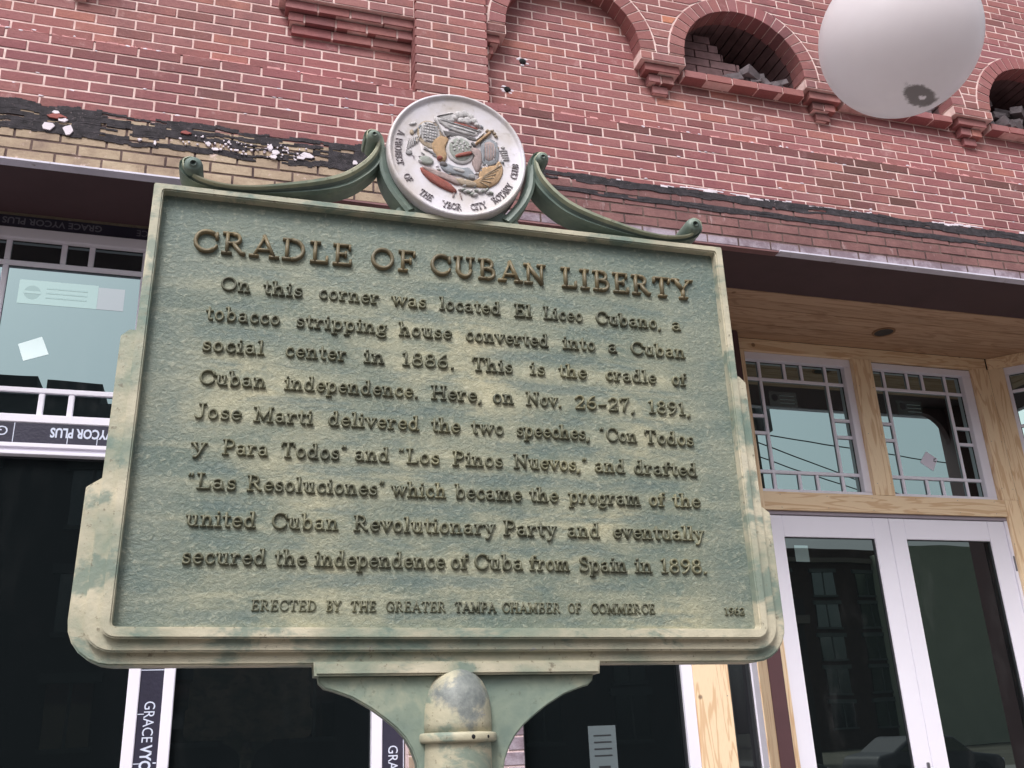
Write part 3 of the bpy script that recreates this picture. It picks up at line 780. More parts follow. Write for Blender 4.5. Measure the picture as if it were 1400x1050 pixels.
pmort = simple('pier_mortar', srgb(226,200,200), .9, .1, 20, bump=.4); mm.build('pier_mortar', pmort, B)

# ---------------------------------------------------------------- entrance recess
def nails(xs, zs, y, ang=None):
    V = []; F = []
    for x in xs:
        for z in zs: ico(V, F, (x-BP.x+random.uniform(-.004,.004), y-BP.y, z-BP.z+random.uniform(-.004,.004)), .0035, 1, (1,.3,1))
    o = mesh_obj('nail_head', V, F, M['hinge'], B); o['kind'] = 'stuff'
nails([3.95,4.35,4.75,5.15,5.55,5.9], [3.14,3.235], 6.0005); nails([4.82,4.945], [3.35,3.75,4.15], 5.9975); nails([6.01,6.115], [3.35,3.75,4.15,2.9], 5.9985); nails([2.73,2.90], [.6,1.0,1.4,1.8,2.2], 5.2375)
YV = 6.0
# soffit boards
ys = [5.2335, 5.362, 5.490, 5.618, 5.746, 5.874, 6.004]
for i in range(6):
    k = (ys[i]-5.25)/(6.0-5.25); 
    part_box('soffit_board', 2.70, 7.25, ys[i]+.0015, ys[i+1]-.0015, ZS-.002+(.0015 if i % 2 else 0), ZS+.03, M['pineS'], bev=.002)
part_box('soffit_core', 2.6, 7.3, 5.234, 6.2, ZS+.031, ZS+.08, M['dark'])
# recessed downlight
V = []; F = []
def disc(V, F, c, r, h, n=24):
    b = len(V)
    for zz in (0, h):
        for i in range(n): V.append((c[0]+r*math.cos(2*math.pi*i/n), c[1]+r*math.sin(2*math.pi*i/n), c[2]+zz))
    F.append(tuple(b+i for i in range(n))[::-1]); F.append(tuple(b+n+i for i in range(n)))
    for i in range(n): F.append((b+i, b+(i+1)%n, b+n+(i+1)%n, b+n+i))
disc(V, F, (4.872-BP.x, 5.672-BP.y, ZS-.006-BP.z), .075, .003)
mesh_obj('downlight_hole', V, F, simple('hole_shadow', (.05,.045,.045), .8, .2, 20), B)
bm = bmesh.new()
for i in range(32):
    pass
bm.free()
V = []; F = []; n = 28
for rr, zz in ((.072, -.0065), (.088, -.0062), (.088, 0), (.072, 0)):
    for i in range(n): V.append((4.872-BP.x+rr*math.cos(2*math.pi*i/n), 5.672-BP.y+rr*math.sin(2*math.pi*i/n), ZS-BP.z-.002+zz))
for k in range(4):
    for i in range(n): F.append((k*n+i, k*n+(i+1)%n, ((k+1)%4)*n+(i+1)%n, ((k+1)%4)*n+i))
mesh_obj('downlight_ring', V, F, simple('dull_cut_edge', srgb(130,98,74), .8, .2, 20), B)
# trim boards of the door wall
part_box('header_board', 3.74, 6.13, YV, YV+.05, 4.3885, ZS-.003, M['pine'], bev=.002)
part_box('rail_board', 3.80, 6.005, YV+.001, YV+.05, 3.118, 3.2555, M['pine'], bev=.002)
part_box('corner_post', 3.722, 3.812, YV+.0005, YV+.05, 3.118, 4.388, M['pineZ'], bev=.002)
part_box('centre_post', 4.793, 4.972, YV-.002, YV+.05, 3.2562, 4.388, M['pineZ'], bev=.002)
part_box('corner_post', 5.984, 6.142, YV-.001, YV+.05, 3.2562, 4.388, M['pineZ'], bev=.002)
part_box('corner_post', 6.006, 6.142, YV-.001, YV+.05, 0, 3.255, M['pineZ'], bev=.002)
part_box('door_post', 3.765, 3.812, YV+.0005, YV+.05, 0, 3.117, M['pineZ'], bev=.002)
part_box('backing', 3.6, 6.3, YV+.13, YV+.17, 0, ZS+.03, M['dark'])
YW = 6.035
window('transom_window', (3.808, YW, 3.257), 0, .988, 0, 1.130, .024, .066, .028, .064, [.163, .765], [.171, .919], [.389, .543], [.383, .539], [.615, .477], label='prairie-style transom window over the left door leaf', glass='glassR', fdepth=.09, recess=.05, mw_=.026)
window('transom_window', (4.975, YW, 3.257), 0, 1.005, 0, 1.124, .024, .090, .028, .055, [.155, .762], [.171, .919-.006], [.383, .533], [.378, .528], [.612, .474], label='prairie-style transom window over the right door leaf, with a white diamond sticker', glass='glassR', fdepth=.09, recess=.05, mw_=.026)
def wchild(name, w, pts_world, mat, th=.0012):
    "flat sticker as a thin plate on a window's pane"
    y = pts_world[0][1]
    mbb = MB(); org = parent_origin(w); mbb.prism([(p[0]-org.x, p[2]-org.z) for p in pts_world], y-th-org.y, y-org.y)
    return mbb.build(name, mat, w)
W1 = [o for o in COL.objects if o.name.startswith('transom_window')]
W1.sort(key=lambda o: o.location.x)
ytr = YW+.05-.0006; ytl = YF+.045-.0006
wchild('label_film', W1[0], [(-1.150, ytl, 3.965), (-.745, ytl, 3.965), (-.745, ytl, 4.110), (-1.150, ytl, 4.110)], M['label'])
wchild('label_film', W1[0], [(-.7445, ytl, 3.965), (-.605, ytl, 3.965), (-.605, ytl, 4.100), (-.7445, ytl, 4.100)], glass_mat('pink_label_film', (.86,.96,1.0), 3.5, (.10,.06,.09)))
V = []; F = []; n = 24; org = parent_origin(W1[0])
for i in range(n): V.append((-1.08+.042*math.cos(2*math.pi*i/n)-org.x, ytl-.0015-org.y, 4.035+.042*math.sin(2*math.pi*i/n)-org.z))
mesh_obj('round_logo', V, [tuple(range(n))], M['ink'], W1[0])
wchild('logo_bar', W1[0], [(-1.125, ytl-.0016, 4.028), (-1.035, ytl-.0016, 4.028), (-1.035, ytl-.0016, 4.043), (-1.125, ytl-.0016, 4.043)], M['label'])
for k in range(3): wchild('label_line', W1[0], [(-1.01, ytl-.0016, 4.062-k*.028), (-.80, ytl-.0016, 4.062-k*.028), (-.80, ytl-.0016, 4.070-k*.028), (-1.01, ytl-.0016, 4.070-k*.028)], glass_mat('faint_ink', (.76,1.0,.98), 3.5, (.10,.15,.15)))
wchild('square_sticker', W1[0], [(-1.074, ytl, 3.627), (-.954, ytl, 3.675), (-.999, ytl, 3.775), (-1.111, ytl, 3.722)], M['sticker'])
wchild('label_film', W1[1], [(4.030, ytr, 3.955), (4.28, ytr, 3.955), (4.28, ytr, 4.085), (4.030, ytr, 4.085)], glass_mat('clear_label', (.76,1.0,.98), 3.6, (.09,.11,.11)))
wchild('label_film', W1[2], [(5.215, ytr, 3.955), (5.46, ytr, 3.955), (5.46, ytr, 4.085), (5.215, ytr, 4.085)], glass_mat('clear_label_dark', (.76,1.0,.98), 3.6, (.05,.07,.07)))
for w_, lx in ((W1[1], 4.045), (W1[2], 5.235)):
    org = parent_origin(w_); V = [(lx+.035+.028*math.cos(2*math.pi*i/18)-org.x, ytr-.0016-org.y, 4.035+.028*math.sin(2*math.pi*i/18)-org.z) for i in range(18)]
    mesh_obj('round_logo', V, [tuple(range(18))], M['gasket'], w_)
    for k in range(3): wchild('label_line', w_, [(lx+.08, ytr-.0016, 4.05-k*.03), (lx+.21, ytr-.0016, 4.05-k*.03), (lx+.21, ytr-.0016, 4.055-k*.03), (lx+.08, ytr-.0016, 4.055-k*.03)], simple('label_line_ink', srgb(120,138,138), .5, .03, 9, bump=0))
wchild('diamond_sticker', W1[2], [(5.447, ytr, 3.496), (5.510, ytr, 3.599), (5.412, ytr, 3.658), (5.335, ytr, 3.563)], simple('lavender_sticker', srgb(222,216,232), .5, .02, 9, bump=0))
for (dx, dz) in ((5.47, 3.590), (5.478, 3.570), (5.466, 3.575), (5.484, 3.596)): wchild('sticker_mark', W1[2], [(dx, ytr-.0015, dz), (dx+.010, ytr-.0015, dz), (dx+.010, ytr-.0015, dz+.010), (dx, ytr-.0015, dz+.010)], M['gasket'])

# door leaves
def door(x0, x1, gx0, gx1, label, hinge_x):
    d = bpy.data.objects.new('door', None); COL.objects.link(d); d.parent = B; d.location = Vector((x0, 6.03, 0))-BP; d['label'] = label
    w = x1-x0; zt = 3.085; gz1 = 2.925; gz0 = .32; a, b = gx0-x0, gx1-x0
    box('stile', 0, a, 0, .045, .02, zt, M['white'], d, .003); box('stile', b, w, 0, .045, .02, zt, M['white'], d, .003)
    box('door_rail', a+.0005, b-.0005, .001, .045, gz1, zt, M['white'], d, .003); box('door_rail', a+.0005, b-.0005, .001, .045, .02, gz0, M['white'], d, .003)
    gk = MB()
    for (p, q, r, s) in ((a, b, gz0, gz0+.012), (a, b, gz1-.008, gz1), (a, a+.006, gz0, gz1), (b-.016, b, gz0, gz1)): gk.box(p+.0006, q-.0006, .010, .018, r+.0006, s-.0006)
    gk.build('gasket', M['gasket'], d)
    box('pane', a-.005, b+.005, .016, .028, gz0-.005, gz1+.005, M['glassD'], d)
    for hz in (2.75, 2.04, 1.40, .5):
        hx = hinge_x-x0; box('hinge', hx-.008, hx+.008, -.014, .006, hz-.06, hz+.06, M['hinge'], d, .003)
    return d
D1 = door(3.822, 4.884, 3.957, 4.738, 'left leaf of the white glazed double door, small sticker in its top corner', 3.812)
D2 = door(4.888, 5.975, 5.025, 5.812, 'right leaf of the white glazed double door', 5.992)
wchild('square_sticker', D1, [(4.035, 6.0455, 2.745), (4.150, 6.0455, 2.745), (4.150, 6.0455, 2.865), (4.035, 6.0455, 2.865)], M['label'])
box_ = box('door_handle', .985, 1.005, -.05, -.03, 1.0, 1.35, M['hinge'], D1, .004)
part_box('door_head', 3.812, 6.004, YV+.02, YV+.10, 3.088, 3.1165, simple('grey_door_head', srgb(150,140,150), .5, .05, 5), bev=.002)
part_box('door_jamb', 5.977, 6.003, YV+.02, YV+.1, 0, 3.087, M['white'])
part_box('threshold', 3.8, 6.0, 5.98, 6.12, 0, .02, M['hinge'])

# splayed side windows of the recess (45 degrees) and corner posts at the street front
def splay(px, py, ang, flip, label):
    g = bpy.data.objects.new('side_bay', None); COL.objects.link(g); g.parent = B; g.location = Vector((px, py, 0))-BP; g.rotation_euler = (0, 0, ang); g['label'] = label
    L = 1.06
    box('frame_member', .0, .05, .0, .06, .0, 4.40, M['gasket'], g) if not flip else box('frame_member', L-.05, L, .0, .06, .0, 4.40, M['gasket'], g)
    a, b = (.05, L-.30) if not flip else (.14, L-.051)
    if not flip:
        box('pane', a, .475, .02, .03, .1, 4.30, M['glassS'], g)
        box('frame_member', .475, .515, .0, .05, .0, 4.40, M['gasket'], g)
        box('frame_member', .516, .66, -.01, .05, .0, 4.40, M['frame'], g, .004)
        box('trim_board', .661, L+.03, -.014, .05, .0, ZS-.004, M['pineZ'], g, .003)
    return g
M['glassS'] = glass_mat('side_glass', (.85,.88,.92), 2.2, (.03,.03,.035))
ang45 = math.atan2(6.0-5.25, 3.70-2.93)
splay(2.930, 5.262, ang45, False, 'narrow splayed side window left of the doors')
# front corner post
part_box('front_post', 2.698, 2.928, YF-.012, YF+.09, 0, ZS-.003, M['pineZ'], bev=.003)
# right splayed wall with its own transom window
RA = math.atan2(-.25, .25)
rx, ry = 6.142, 6.002
rs = bpy.data.objects.new('side_bay', None); COL.objects.link(rs); rs.parent = B; rs.location = Vector((rx, ry, 0))-BP; rs.rotation_euler = (0, 0, RA); rs['label'] = 'splayed wall right of the doors with its own transom window'
box('corner_post', .002, .118, -.002, .05, 0, 4.388, M['pineZ'], rs, .002)
box('header_board', .002, 1.05, -.001, .05, 4.3885, ZS-.003, M['pine'], rs, .002)
box('rail_board', .1185, 1.05, 0, .05, 3.118, 3.2555, M['pine'], rs, .002)
box('pane', .1185, 1.05, .03, .045, .1, 3.117, M['glassD'], rs)
window('transom_window', (rx+math.cos(RA)*.118, ry+math.sin(RA)*.118-.0+.03, 3.257), RA, .92, 0, 1.130, .05, .066, .028, .064, [.19, .72], [.171, .919], [.38, .52], [.38, .52], [.615, .477], label='partly seen transom window at the right edge of the picture', glass='glassR', fdepth=.05, recess=.035, mw_=.026)
part_box('front_post', 6.86, 7.05, YF-.012, YF+.09, 0, ZS-.003, M['pineZ'], bev=.003)
part_box('shop_pane', 7.051, 8.2, YF+.045, YF+.057, .25, 4.40, M['glassD'])
part_box('stall_riser', 7.051, 8.2, YF+.01, YF+.1, 0, .25, M['frame'])
# brown steel columns
def column(x, y, w=.135, ang=0):
    return part_box('steel_column', x-w/2, x+w/2, y-w/2, y+w/2, 0, ZS-.004, M['brown'], bev=.008)
column(3.640, 5.935, .122)
c2 = part_box('steel_column', 6.70, 6.92, 4.86, 5.06, 0, ZS-.004, M['brown'], bev=.01, label='brown steel column under the beam, seen mirrored in the right door')
br = LMB(); pts = [(6.70, 4.47)]
arc = [(6.70-.30+.30*math.sin(a), 4.47-.05-.30+.30*math.cos(a)) for a in [i*math.pi/2/8 for i in range(9)]]
br.prism([(6.40, 4.47)]+arc+[(6.70, 4.47)], 4.93, 4.99); br.build('column_bracket', M['brown'], B)

# ================================================================== HISTORICAL MARKER
SW = (-0.009, .01378, -.02842)
th = math.sqrt(sum(a*a for a in SW)); ax = Vector(SW)/th
SROT = Matrix.Rotation(th, 4, ax); SLOC = Vector((.3563, 1.3895, 2.0994))
SG = thing('historical_marker', 'green and cream cast metal historical marker headed CRADLE OF CUBAN LIBERTY on a round pole', 'sign', SLOC)
SG.rotation_mode = 'QUATERNION'; SG.rotation_quaternion = SROT.to_quaternion()
def rounded(pts, radii, seg=6):
    "round polygon corners; pts ccw, radii per point"
    out_ = []; n = len(pts)
    for i in range(n):
        p0, p1, p2 = Vector(pts[i-1]), Vector(pts[i]), Vector(pts[(i+1) % n]); r = radii[i]
        if r <= 0: out_.append(tuple(p1)); continue
        a = (p0-p1).normalized(); b = (p2-p1).normalized()
        ang = a.angle(b); d = r/math.tan(ang/2)
        s0 = p1+a*d; s1 = p1+b*d; c = p1+(a+b).normalized()*(r/math.sin(ang/2))
        a0 = math.atan2(s0.y-c.y, s0.x-c.x); a1 = math.atan2(s1.y-c.y, s1.x-c.x)
        da = (a1-a0+math.pi) % (2*math.pi)-math.pi
        for k in range(seg+1): out_.append((c.x+r*math.cos(a0+da*k/seg), c.y+r*math.sin(a0+da*k/seg)))
    return out_
def plate(name, pts, y0, y1, mat, parent, bev=.0025, hole=None, label=None):
    bm = bmesh.new()
    def ringv(ps, y): return [bm.verts.new((p[0], y, p[1])) for p in ps]
    f = ringv(pts, y0); b = ringv(pts, y1); n = len(pts)
    if hole is None:
        bm.faces.new(f); bm.faces.new(b[::-1])
    for i in range(n): bm.faces.new((f[i], b[i], b[(i+1) % n], f[(i+1) % n]))
    if hole:
        hf = ringv(hole, y0); hb = ringv(hole, y1); m = len(hole)
        for i in range(m): bm.faces.new((hf[i], hf[(i+1) % m], hb[(i+1) % m], hb[i]))
        assert n == m
        for i in range(n):
            bm.faces.new((f[i], f[(i+1) % n], hf[(i+1) % n], hf[i])); bm.faces.new((b[i], hb[i], hb[(i+1) % n], b[(i+1) % n]))
    if bev:
        bm.normal_update()
        es = [e for e in bm.edges if len(e.link_faces) == 2 and e.calc_face_angle(0) > .9 and all(abs(v.co.y-y0) < 1e-6 for v in e.verts)]
        bmesh.ops.bevel(bm, geom=es, offset=bev, segments=2, affect='EDGES', clamp_overlap=True)
    o = bm_obj(name, bm, mat, parent)
    if label: o['label'] = label
    return o
# stepped cast frame
p3 = [(-.541,-.3890),(.541,-.3890),(.541,-.144),(.519,-.128),(.500,-.128),(.500,.30),(-.500,.30),(-.500,-.128),(-.519,-.128),(-.541,-.144)]
plate('outer_step', rounded(p3, [.060,.060,.004,.003,0,0,0,0,.003,.004]), .024, .066, M['rim'], SG)
p2_ = [(-.5195,-.3722),(.5195,-.3722),(.5195,.088),(.508,.099),(.492,.099),(.492,.34),(.4875,.34),(.4875,-.3465),(-.4875,-.3465),(-.4875,.34),(-.492,.34),(-.492,.099),(-.508,.099),(-.5195,.088)]
plate('middle_step', rounded(p2_, [.040,.040,.004,.003,0,0,0,0,0,0,0,0,.003,.004]), .012, .0245, M['rim'], SG)
ro_ = rounded([(-.4975,-.3556),(.4975,-.3556),(.4975,.3525),(-.4975,.3525)], [.022,.022,.003,.003])
ri_ = rounded([(-.4828,-.3403),(.4828,-.3403),(.4828,.3403),(-.4828,.3403)], [.007,.007,.004,.004])
plate('inner_rim', ro_, 0, .030, M['rim'], SG, .0022, hole=ri_)
# text panel: a gently uneven cast surface
nx_, nz_ = 150, 106; V = []; F = []
for j in range(nz_+1):
    for i in range(nx_+1):
        x = -.486+.972*i/nx_; z = -.344+.688*j/nz_
        V.append((x, .0175+.0006*math.sin(x*31+z*9)*math.sin(z*27)+random.uniform(-.00022, .00022), z))
for j in range(nz_):
    for i in range(nx_): a = j*(nx_+1)+i; F.append((a, a+1, a+nx_+2, a+nx_+1))
mesh_obj('text_panel', V, F, M['panel'], SG, smooth=True)
plate('back_plate', rounded([(-.5,-.36),(.5,-.36),(.5,.35),(-.5,.35)], [.03]*4), .03, .075, M['rim'], SG, .003)
plate('base_tab', [(-.2115,-.4050),(.2115,-.4050),(.2135,-.386),(-.2135,-.386)], .014, .058, M['rim'], SG, .003)
half = [(.206,-.4045),(.204,-.414),(.196,-.4215),(.184,-.4245),(.158,-.4335),(.130,-.449),(.110,-.463),(.094,-.4755),(.081,-.489),(.071,-.505),(.064,-.522),(.058,-.56),(.05,-.62)]
wing = [(-x, z) for x, z in half][::-1]+[]; wing = half[::-1]+[]
poly = [(x, z) for x, z in half][::-1]    # bottom right -> top right
poly = poly+[(-x, z) for x, z in half]    # then top left -> bottom left  (ccw seen from -Y)
M['wing'] = verdigris_mat('bracket_patina', srgb(98,116,110), srgb(132,144,130), srgb(182,178,154))
plate('support_bracket', poly, .028, .052, M['wing'], SG, .002)
# lathe for cap, collar and pole
def lathe(name, prof, c, mat, parent, n=40, smooth=True, sy=1.0):
    V = []; F = []
    for r, z in prof:
        for i in range(n): V.append((c[0]+r*math.cos(2*math.pi*i/n), c[1]+r*math.sin(2*math.pi*i/n)*sy, z))
    for k in range(len(prof)-1):
        for i in range(n): F.append((k*n+i, k*n+(i+1)%n, (k+1)*n+(i+1)%n, (k+1)*n+i))
    F.append(tuple(range(n))[::-1]); F.append(tuple((len(prof)-1)*n+i for i in range(n)))
    return mesh_obj(name, V, F, mat, parent, smooth)
PC = (-.0045, .036)
capp = [(.0500,-.486),(.0500,-.470),(.0497,-.455),(.0480,-.440),(.0440,-.426),(.038,-.414),(.030,-.404),(.020,-.396),(.010,-.3925),(.002,-.3915)]
lathe('pole_cap', capp, PC, M['pole'], SG)
lathe('pole_collar', [(.052,-.4975),(.0555,-.4965),(.0570,-.494),(.0570,-.487),(.0555,-.4845),(.0505,-.4835)], PC, M['pole'], SG)
lathe('pole', [(.0505,-2.11),(.0505,-1.2),(.0495,-.52),(.0490,-.498),(.0490,-.49)], PC, M['pole'], SG)
for (x, z, r) in ((.0065,-.4905,.0034), (.030,-.4905,.0026)):
    yy = PC[1]-math.sqrt(.057**2-(x-PC[0])**2)
    V = []; F = []; ico(V, F, (x, yy+.001, z), r, 2, (1,.7,1)); mesh_obj('set_screw_hole', V, F, M['dark'], SG)
V = []; F = []
# ---- scrollwork: swept ribbon with an upper bead
def smoothpath(P, k=6):
    "catmull-rom"
    P = [Vector(p) for p in P]; out_ = []
    for i in range(len(P)-1):
        p0 = P[max(i-1, 0)]; p1 = P[i]; p2 = P[i+1]; p3 = P[min(i+2, len(P)-1)]
        for j in range(k):
            t = j/k; out_.append(.5*((2*p1)+(-p0+p2)*t+(2*p0-5*p1+4*p2-p3)*t*t+(-p0+3*p1-3*p2+p3)*t**3))
    out_.append(P[-1]); return out_
def ribbon(name, path, prof, mats, parent):
    """path: list of (x,z,scale); prof: list of (n, y) offsets across; closed profile"""
    V = []; F = []; mi = []
    n = len(path); m = len(prof)
    for i in range(n):
        a = Vector(path[max(i-1, 0)][:2]); b = Vector(path[min(i+1, n-1)][:2]); t = (b-a).normalized(); nn = Vector((-t.y, t.x))
        s = path[i][2]
        for (u, y, _) in prof: V.append((path[i][0]+nn.x*u*s, y, path[i][1]+nn.y*u*s))
    for i in range(n-1):
        for j in range(m):
            F.append((i*m+j, i*m+(j+1) % m, (i+1)*m+(j+1) % m, (i+1)*m+j)); mi.append(prof[j][2])
    F.append(tuple(range(m))[::-1]); mi.append(0); F.append(tuple((n-1)*m+j for j in range(m))); mi.append(0)
    o = mesh_obj(name, V, F, mats, parent, matidx=mi); return o
def scroll(sgn):
    # outer arm, centre line from upper curl to lower curl (right side), z measured in marker coordinates
    pts = [(.1640,.4900,.25),(.1650,.5000,.30),(.1585,.5065,.38),(.1475,.5060,.45),(.1400,.4960,.55),(.1385,.4800,.7),(.1420,.4620,.85),(.1530,.4410,1.0),(.1730,.4190,1.05),(.2000,.3990,1.05),(.2400,.3830,.95),(.2900,.3700,.75),(.3400,.3600,.5),(.3800,.3570,.42),(.4150,.3605,.42),(.4400,.3690,.45),(.4570,.3830,.42),(.4600,.3980,.38),(.4500,.4060,.32),(.4400,.4050,.25)]
    path = smoothpath([(p[0]*sgn, p[1], p[2]) for p in pts], 6)
    path = [(p.x, p.y, p.z) for p in path]
    w = .0225
    # profile: n>0 is the outer (upper) side for sgn>0 path direction
    o_ = 1 if sgn > 0 else -1
    prof = [(-.5, .012, 0), (-.5, .045, 0), (.5, .045, 0), (.5, -.002, 1), (.40, -.006, 1), (.18, -.005, 1), (.08, .003, 0), (-.10, .007, 0), (-.30, .004, 0), (-.40, .003, 0)]
    prof = [(u*w*o_, y, k) for u, y, k in prof]
    if o_ < 0: prof = prof[::-1]; prof = [(prof[i][0], prof[i][1], prof[(i+1) % len(prof)][2]) for i in range(len(prof))]
    ribbon('scroll_arm', path, prof, [M['scroll'], M['scroll_edge']], SG)
    # cradle strip hugging the medallion
    pts = [(.1350,.4800,.55),(.1340,.4600,.7),(.1310,.4380,.85),(.1240,.4160,.9),(.1130,.3950,.9),(.0980,.3740,.9),(.085,.358,.9)]
    path = smoothpath([(p[0]*sgn, p[1], p[2]) for p in pts], 4)
    prof = [(u*.020*o_, y, 0) for u, y in ((-.5,.008),(-.5,.045),(.5,.045),(.5,.004),(.2,.001),(-.2,.004))]
    if o_ < 0: prof = prof[::-1]
    ribbon('scroll_cradle', [(p.x, p.y, p.z) for p in path], prof, [M['scroll']], SG)
    for (x, z, r) in ((.1520,.4890,.0110), (.4410,.3865,.0145)):
        V = []; F = []; n = 20
        for rr, yy in ((r*1.05,.040),(r*1.05,-.004),(r*.95,-.011),(r*.7,-.014),(r*.35,-.0155)):
            for i in range(n): V.append((x*sgn+rr*math.cos(2*math.pi*i/n), yy, z+rr*math.sin(2*math.pi*i/n)))
        for k in range(4):
            for i in range(n): F.append((k*n+i, (k+1)*n+i, (k+1)*n+(i+1)%n, k*n+(i+1)%n)[::1])
        F.append(tuple(4*n+i for i in range(n)))
        mesh_obj('scroll_boss', V, F, M['scroll'], SG, True)
scroll(1); scroll(-1)
plate('medallion_base', [(-.115,.3515),(.115,.3515),(.100,.372),(.06,.382),(-.06,.382),(-.100,.372)], .010, .045, M['scroll'], SG, .002)

# ---- medallion
MC = (-.004, .474)
med_m, mt_, mp_ = newmat('lavender_white_paint'); nb = NB(mt_); v = nb.coord('Object')
c = nb.ramp(nb.noise(v, 14, 5, .6), [(.3, srgb(188,178,172)), (.5, srgb(206,200,204)), (.7, srgb(218,214,226))])
c = nb.mix(nb.math('MULTIPLY', nb.step(nb.noise(v, 60, 5, .7), .56, .68), .35), c, srgb(158,148,140))
mt_.links.new(c, mp_.inputs['Base Color']); mp_.inputs['Roughness'].default_value = .4; mt_.links.new(nb.bump(nb.noise(v, 90, 4), .25, .002), mp_.inputs['Normal'])
M['medal'] = med_m
def painted(name, col, vary=.15): return simple(name, srgb(*col), .55, vary, 110, bump=.8, dirt=srgb(150,142,138))
M['e_grey'] = painted('emblem_grey', (172,170,174)); M['e_pale'] = painted('emblem_pale', (216,212,214), .2); M['e_gold'] = painted('emblem_ochre', (200,166,130)); M['e_red'] = painted('emblem_red', (164,94,84), .2)
M['e_pink'] = painted('emblem_pink', (184,164,162)); M['e_blue'] = painted('emblem_blue_grey', (164,168,176)); M['e_green'] = painted('emblem_green_grey', (166,170,164)); M['e_dark'] = painted('emblem_dark_grey', (118,114,116)); M['e_tan'] = painted('emblem_tan', (188,170,150))  # e_dark is plain dark grey paint
lx = bpy.data.objects.new('medallion', None); COL.objects.link(lx); lx.parent = SG; lx.location = (MC[0], 0, MC[1])
def medlathe(name, prof, mat, parent, n=72):
    V = []; F = []
    for r, y in prof:
        for i in range(n): V.append((r*math.cos(2*math.pi*i/n)*.985, y, r*math.sin(2*math.pi*i/n)*1.005))
    for k in range(len(prof)-1):
        for i in range(n): F.append((k*n+i, k*n+(i+1)%n, (k+1)*n+(i+1)%n, (k+1)*n+i)[::-1])
    if prof[-1][0] < .02: F.append(tuple((len(prof)-1)*n+i for i in range(n))[::-1])
    return mesh_obj(name, V, F, mat, parent, True)
o = medlathe('disc', [(.1185,.045),(.1265,.042),(.1272,.030),(.1272,-.004),(.1262,-.009),(.1235,-.0115),(.1205,-.0105),(.1190,-.0065),(.116,-.0052),(.08,-.0048),(.04,-.0048),(.01,-.0048)], M['medal'], lx)
K = .127/465
def em(pts, h=.006, mat='e_pale', name='emblem_relief', base=-.0045, dome=.65, rnd=True):
    "domed raised shape from pixel-like outline offsets"
    P = [((x-725)*K, (515-z)*K) for x, z in pts]
    area = sum(P[i][0]*P[(i+1)%len(P)][1]-P[(i+1)%len(P)][0]*P[i][1] for i in range(len(P)))
    if area < 0: P = P[::-1]
    if rnd and len(P) < 14:
        Q = [];n = len(P)
        for i in range(n):
            a, b = Vector(P[i]), Vector(P[(i+1) % n]); Q.append(tuple(a*.8+b*.2)); Q.append(tuple(a*.2+b*.8))
        P = Q
    n = len(P); cx = sum(p[0] for p in P)/n; cz = sum(p[1] for p in P)/n
    h *= .55
    V = []; F = []
    lv = [(1.0, base+.002), (1.0, base-h*.45), (.93, base-h*.78), (dome, base-h), (.25, base-h*1.05)]
    for s, y in lv:
        for p in P: V.append((cx+(p[0]-cx)*s, y+random.uniform(-.0002, .0002), cz+(p[1]-cz)*s))
    for k in range(len(lv)-1):
        for i in range(n): F.append((k*n+i, k*n+(i+1)%n, (k+1)*n+(i+1)%n, (k+1)*n+i))
    F.append(tuple((len(lv)-1)*n+i for i in range(n)))
    F = [f[::1] for f in F]
    bmx = bmesh.new(); vs = [bmx.verts.new(v_) for v_ in V]
    for f in F: bmx.faces.new([vs[i] for i in f])
    bmesh.ops.recalc_face_normals(bmx, faces=bmx.faces[:])
    return bm_obj(name, bmx, M[mat], lx, True)
def ell(cx, cy, rx, ry, rot=0, n=22):
    c_, s_ = math.cos(rot), math.sin(rot)
    return [(cx+rx*math.cos(2*math.pi*i/n)*c_-ry*math.sin(2*math.pi*i/n)*s_, cy+rx*math.cos(2*math.pi*i/n)*s_+ry*math.sin(2*math.pi*i/n)*c_) for i in range(n)]
def bar(x0, y0, x1, y1, w, h=.006, mat='e_pale', name='emblem_bar', base=-.0045):
    dx, dy = x1-x0, y1-y0; L = math.hypot(dx, dy); nx2, ny2 = -dy/L*w/2, dx/L*w/2
    return em([(x0+nx2, y0+ny2), (x1+nx2, y1+ny2), (x1-nx2, y1-ny2), (x0-nx2, y0-ny2)], h, mat, name, base, .8)
em(ell(725, 480, 250, 225), .0018, 'medal', 'emblem_ground', -.0045, .9)
random.seed(5)
for k in range(95):
    a = random.uniform(0, 6.283); r_ = random.uniform(.62, 1.04); x, y = 725+300*r_*math.cos(a), 485+262*r_*math.sin(a)
    if y > 740 and abs(x-725) > 190: continue
    if y < 250: y += 60
    em(ell(x, y, random.uniform(7, 20), random.uniform(4, 9), a+random.uniform(-.5,.5)+1.2, 8), random.uniform(.005, .009), random.choice(['e_pale','e_pale','medal','e_tan','e_blue']), 'emblem_leaf')
em([(565,235),(600,275),(640,310),(700,335),(780,350),(855,352),(880,296),(820,300),(720,282),(640,262)], .008, 'e_pale', 'boat_hull')
bar(600, 262, 872, 316, 10, .0105, 'e_grey', 'boat_rail'); bar(650, 300, 850, 335, 7, .0100, 'e_grey', 'boat_rail')
em([(585,240),(640,205),(705,180),(720,262),(650,262)], .006, 'e_pale', 'boat_sail'); bar(590,238,700,196,6,.0085,'e_dark','boat_rail')
for (x, y, r) in ((735,205,30),(775,190,30),(812,205,26),(835,235,26),(750,245,26),(790,240,30),(712,228,20),(855,262,18)): em(ell(x, y, r, r*.9), .010+random.uniform(-.001,.002), 'e_pale', 'crew_figure')
em([(700,262),(780,276),(870,292),(862,306),(780,296),(705,278)], .0095, 'e_red', 'boat_deck')
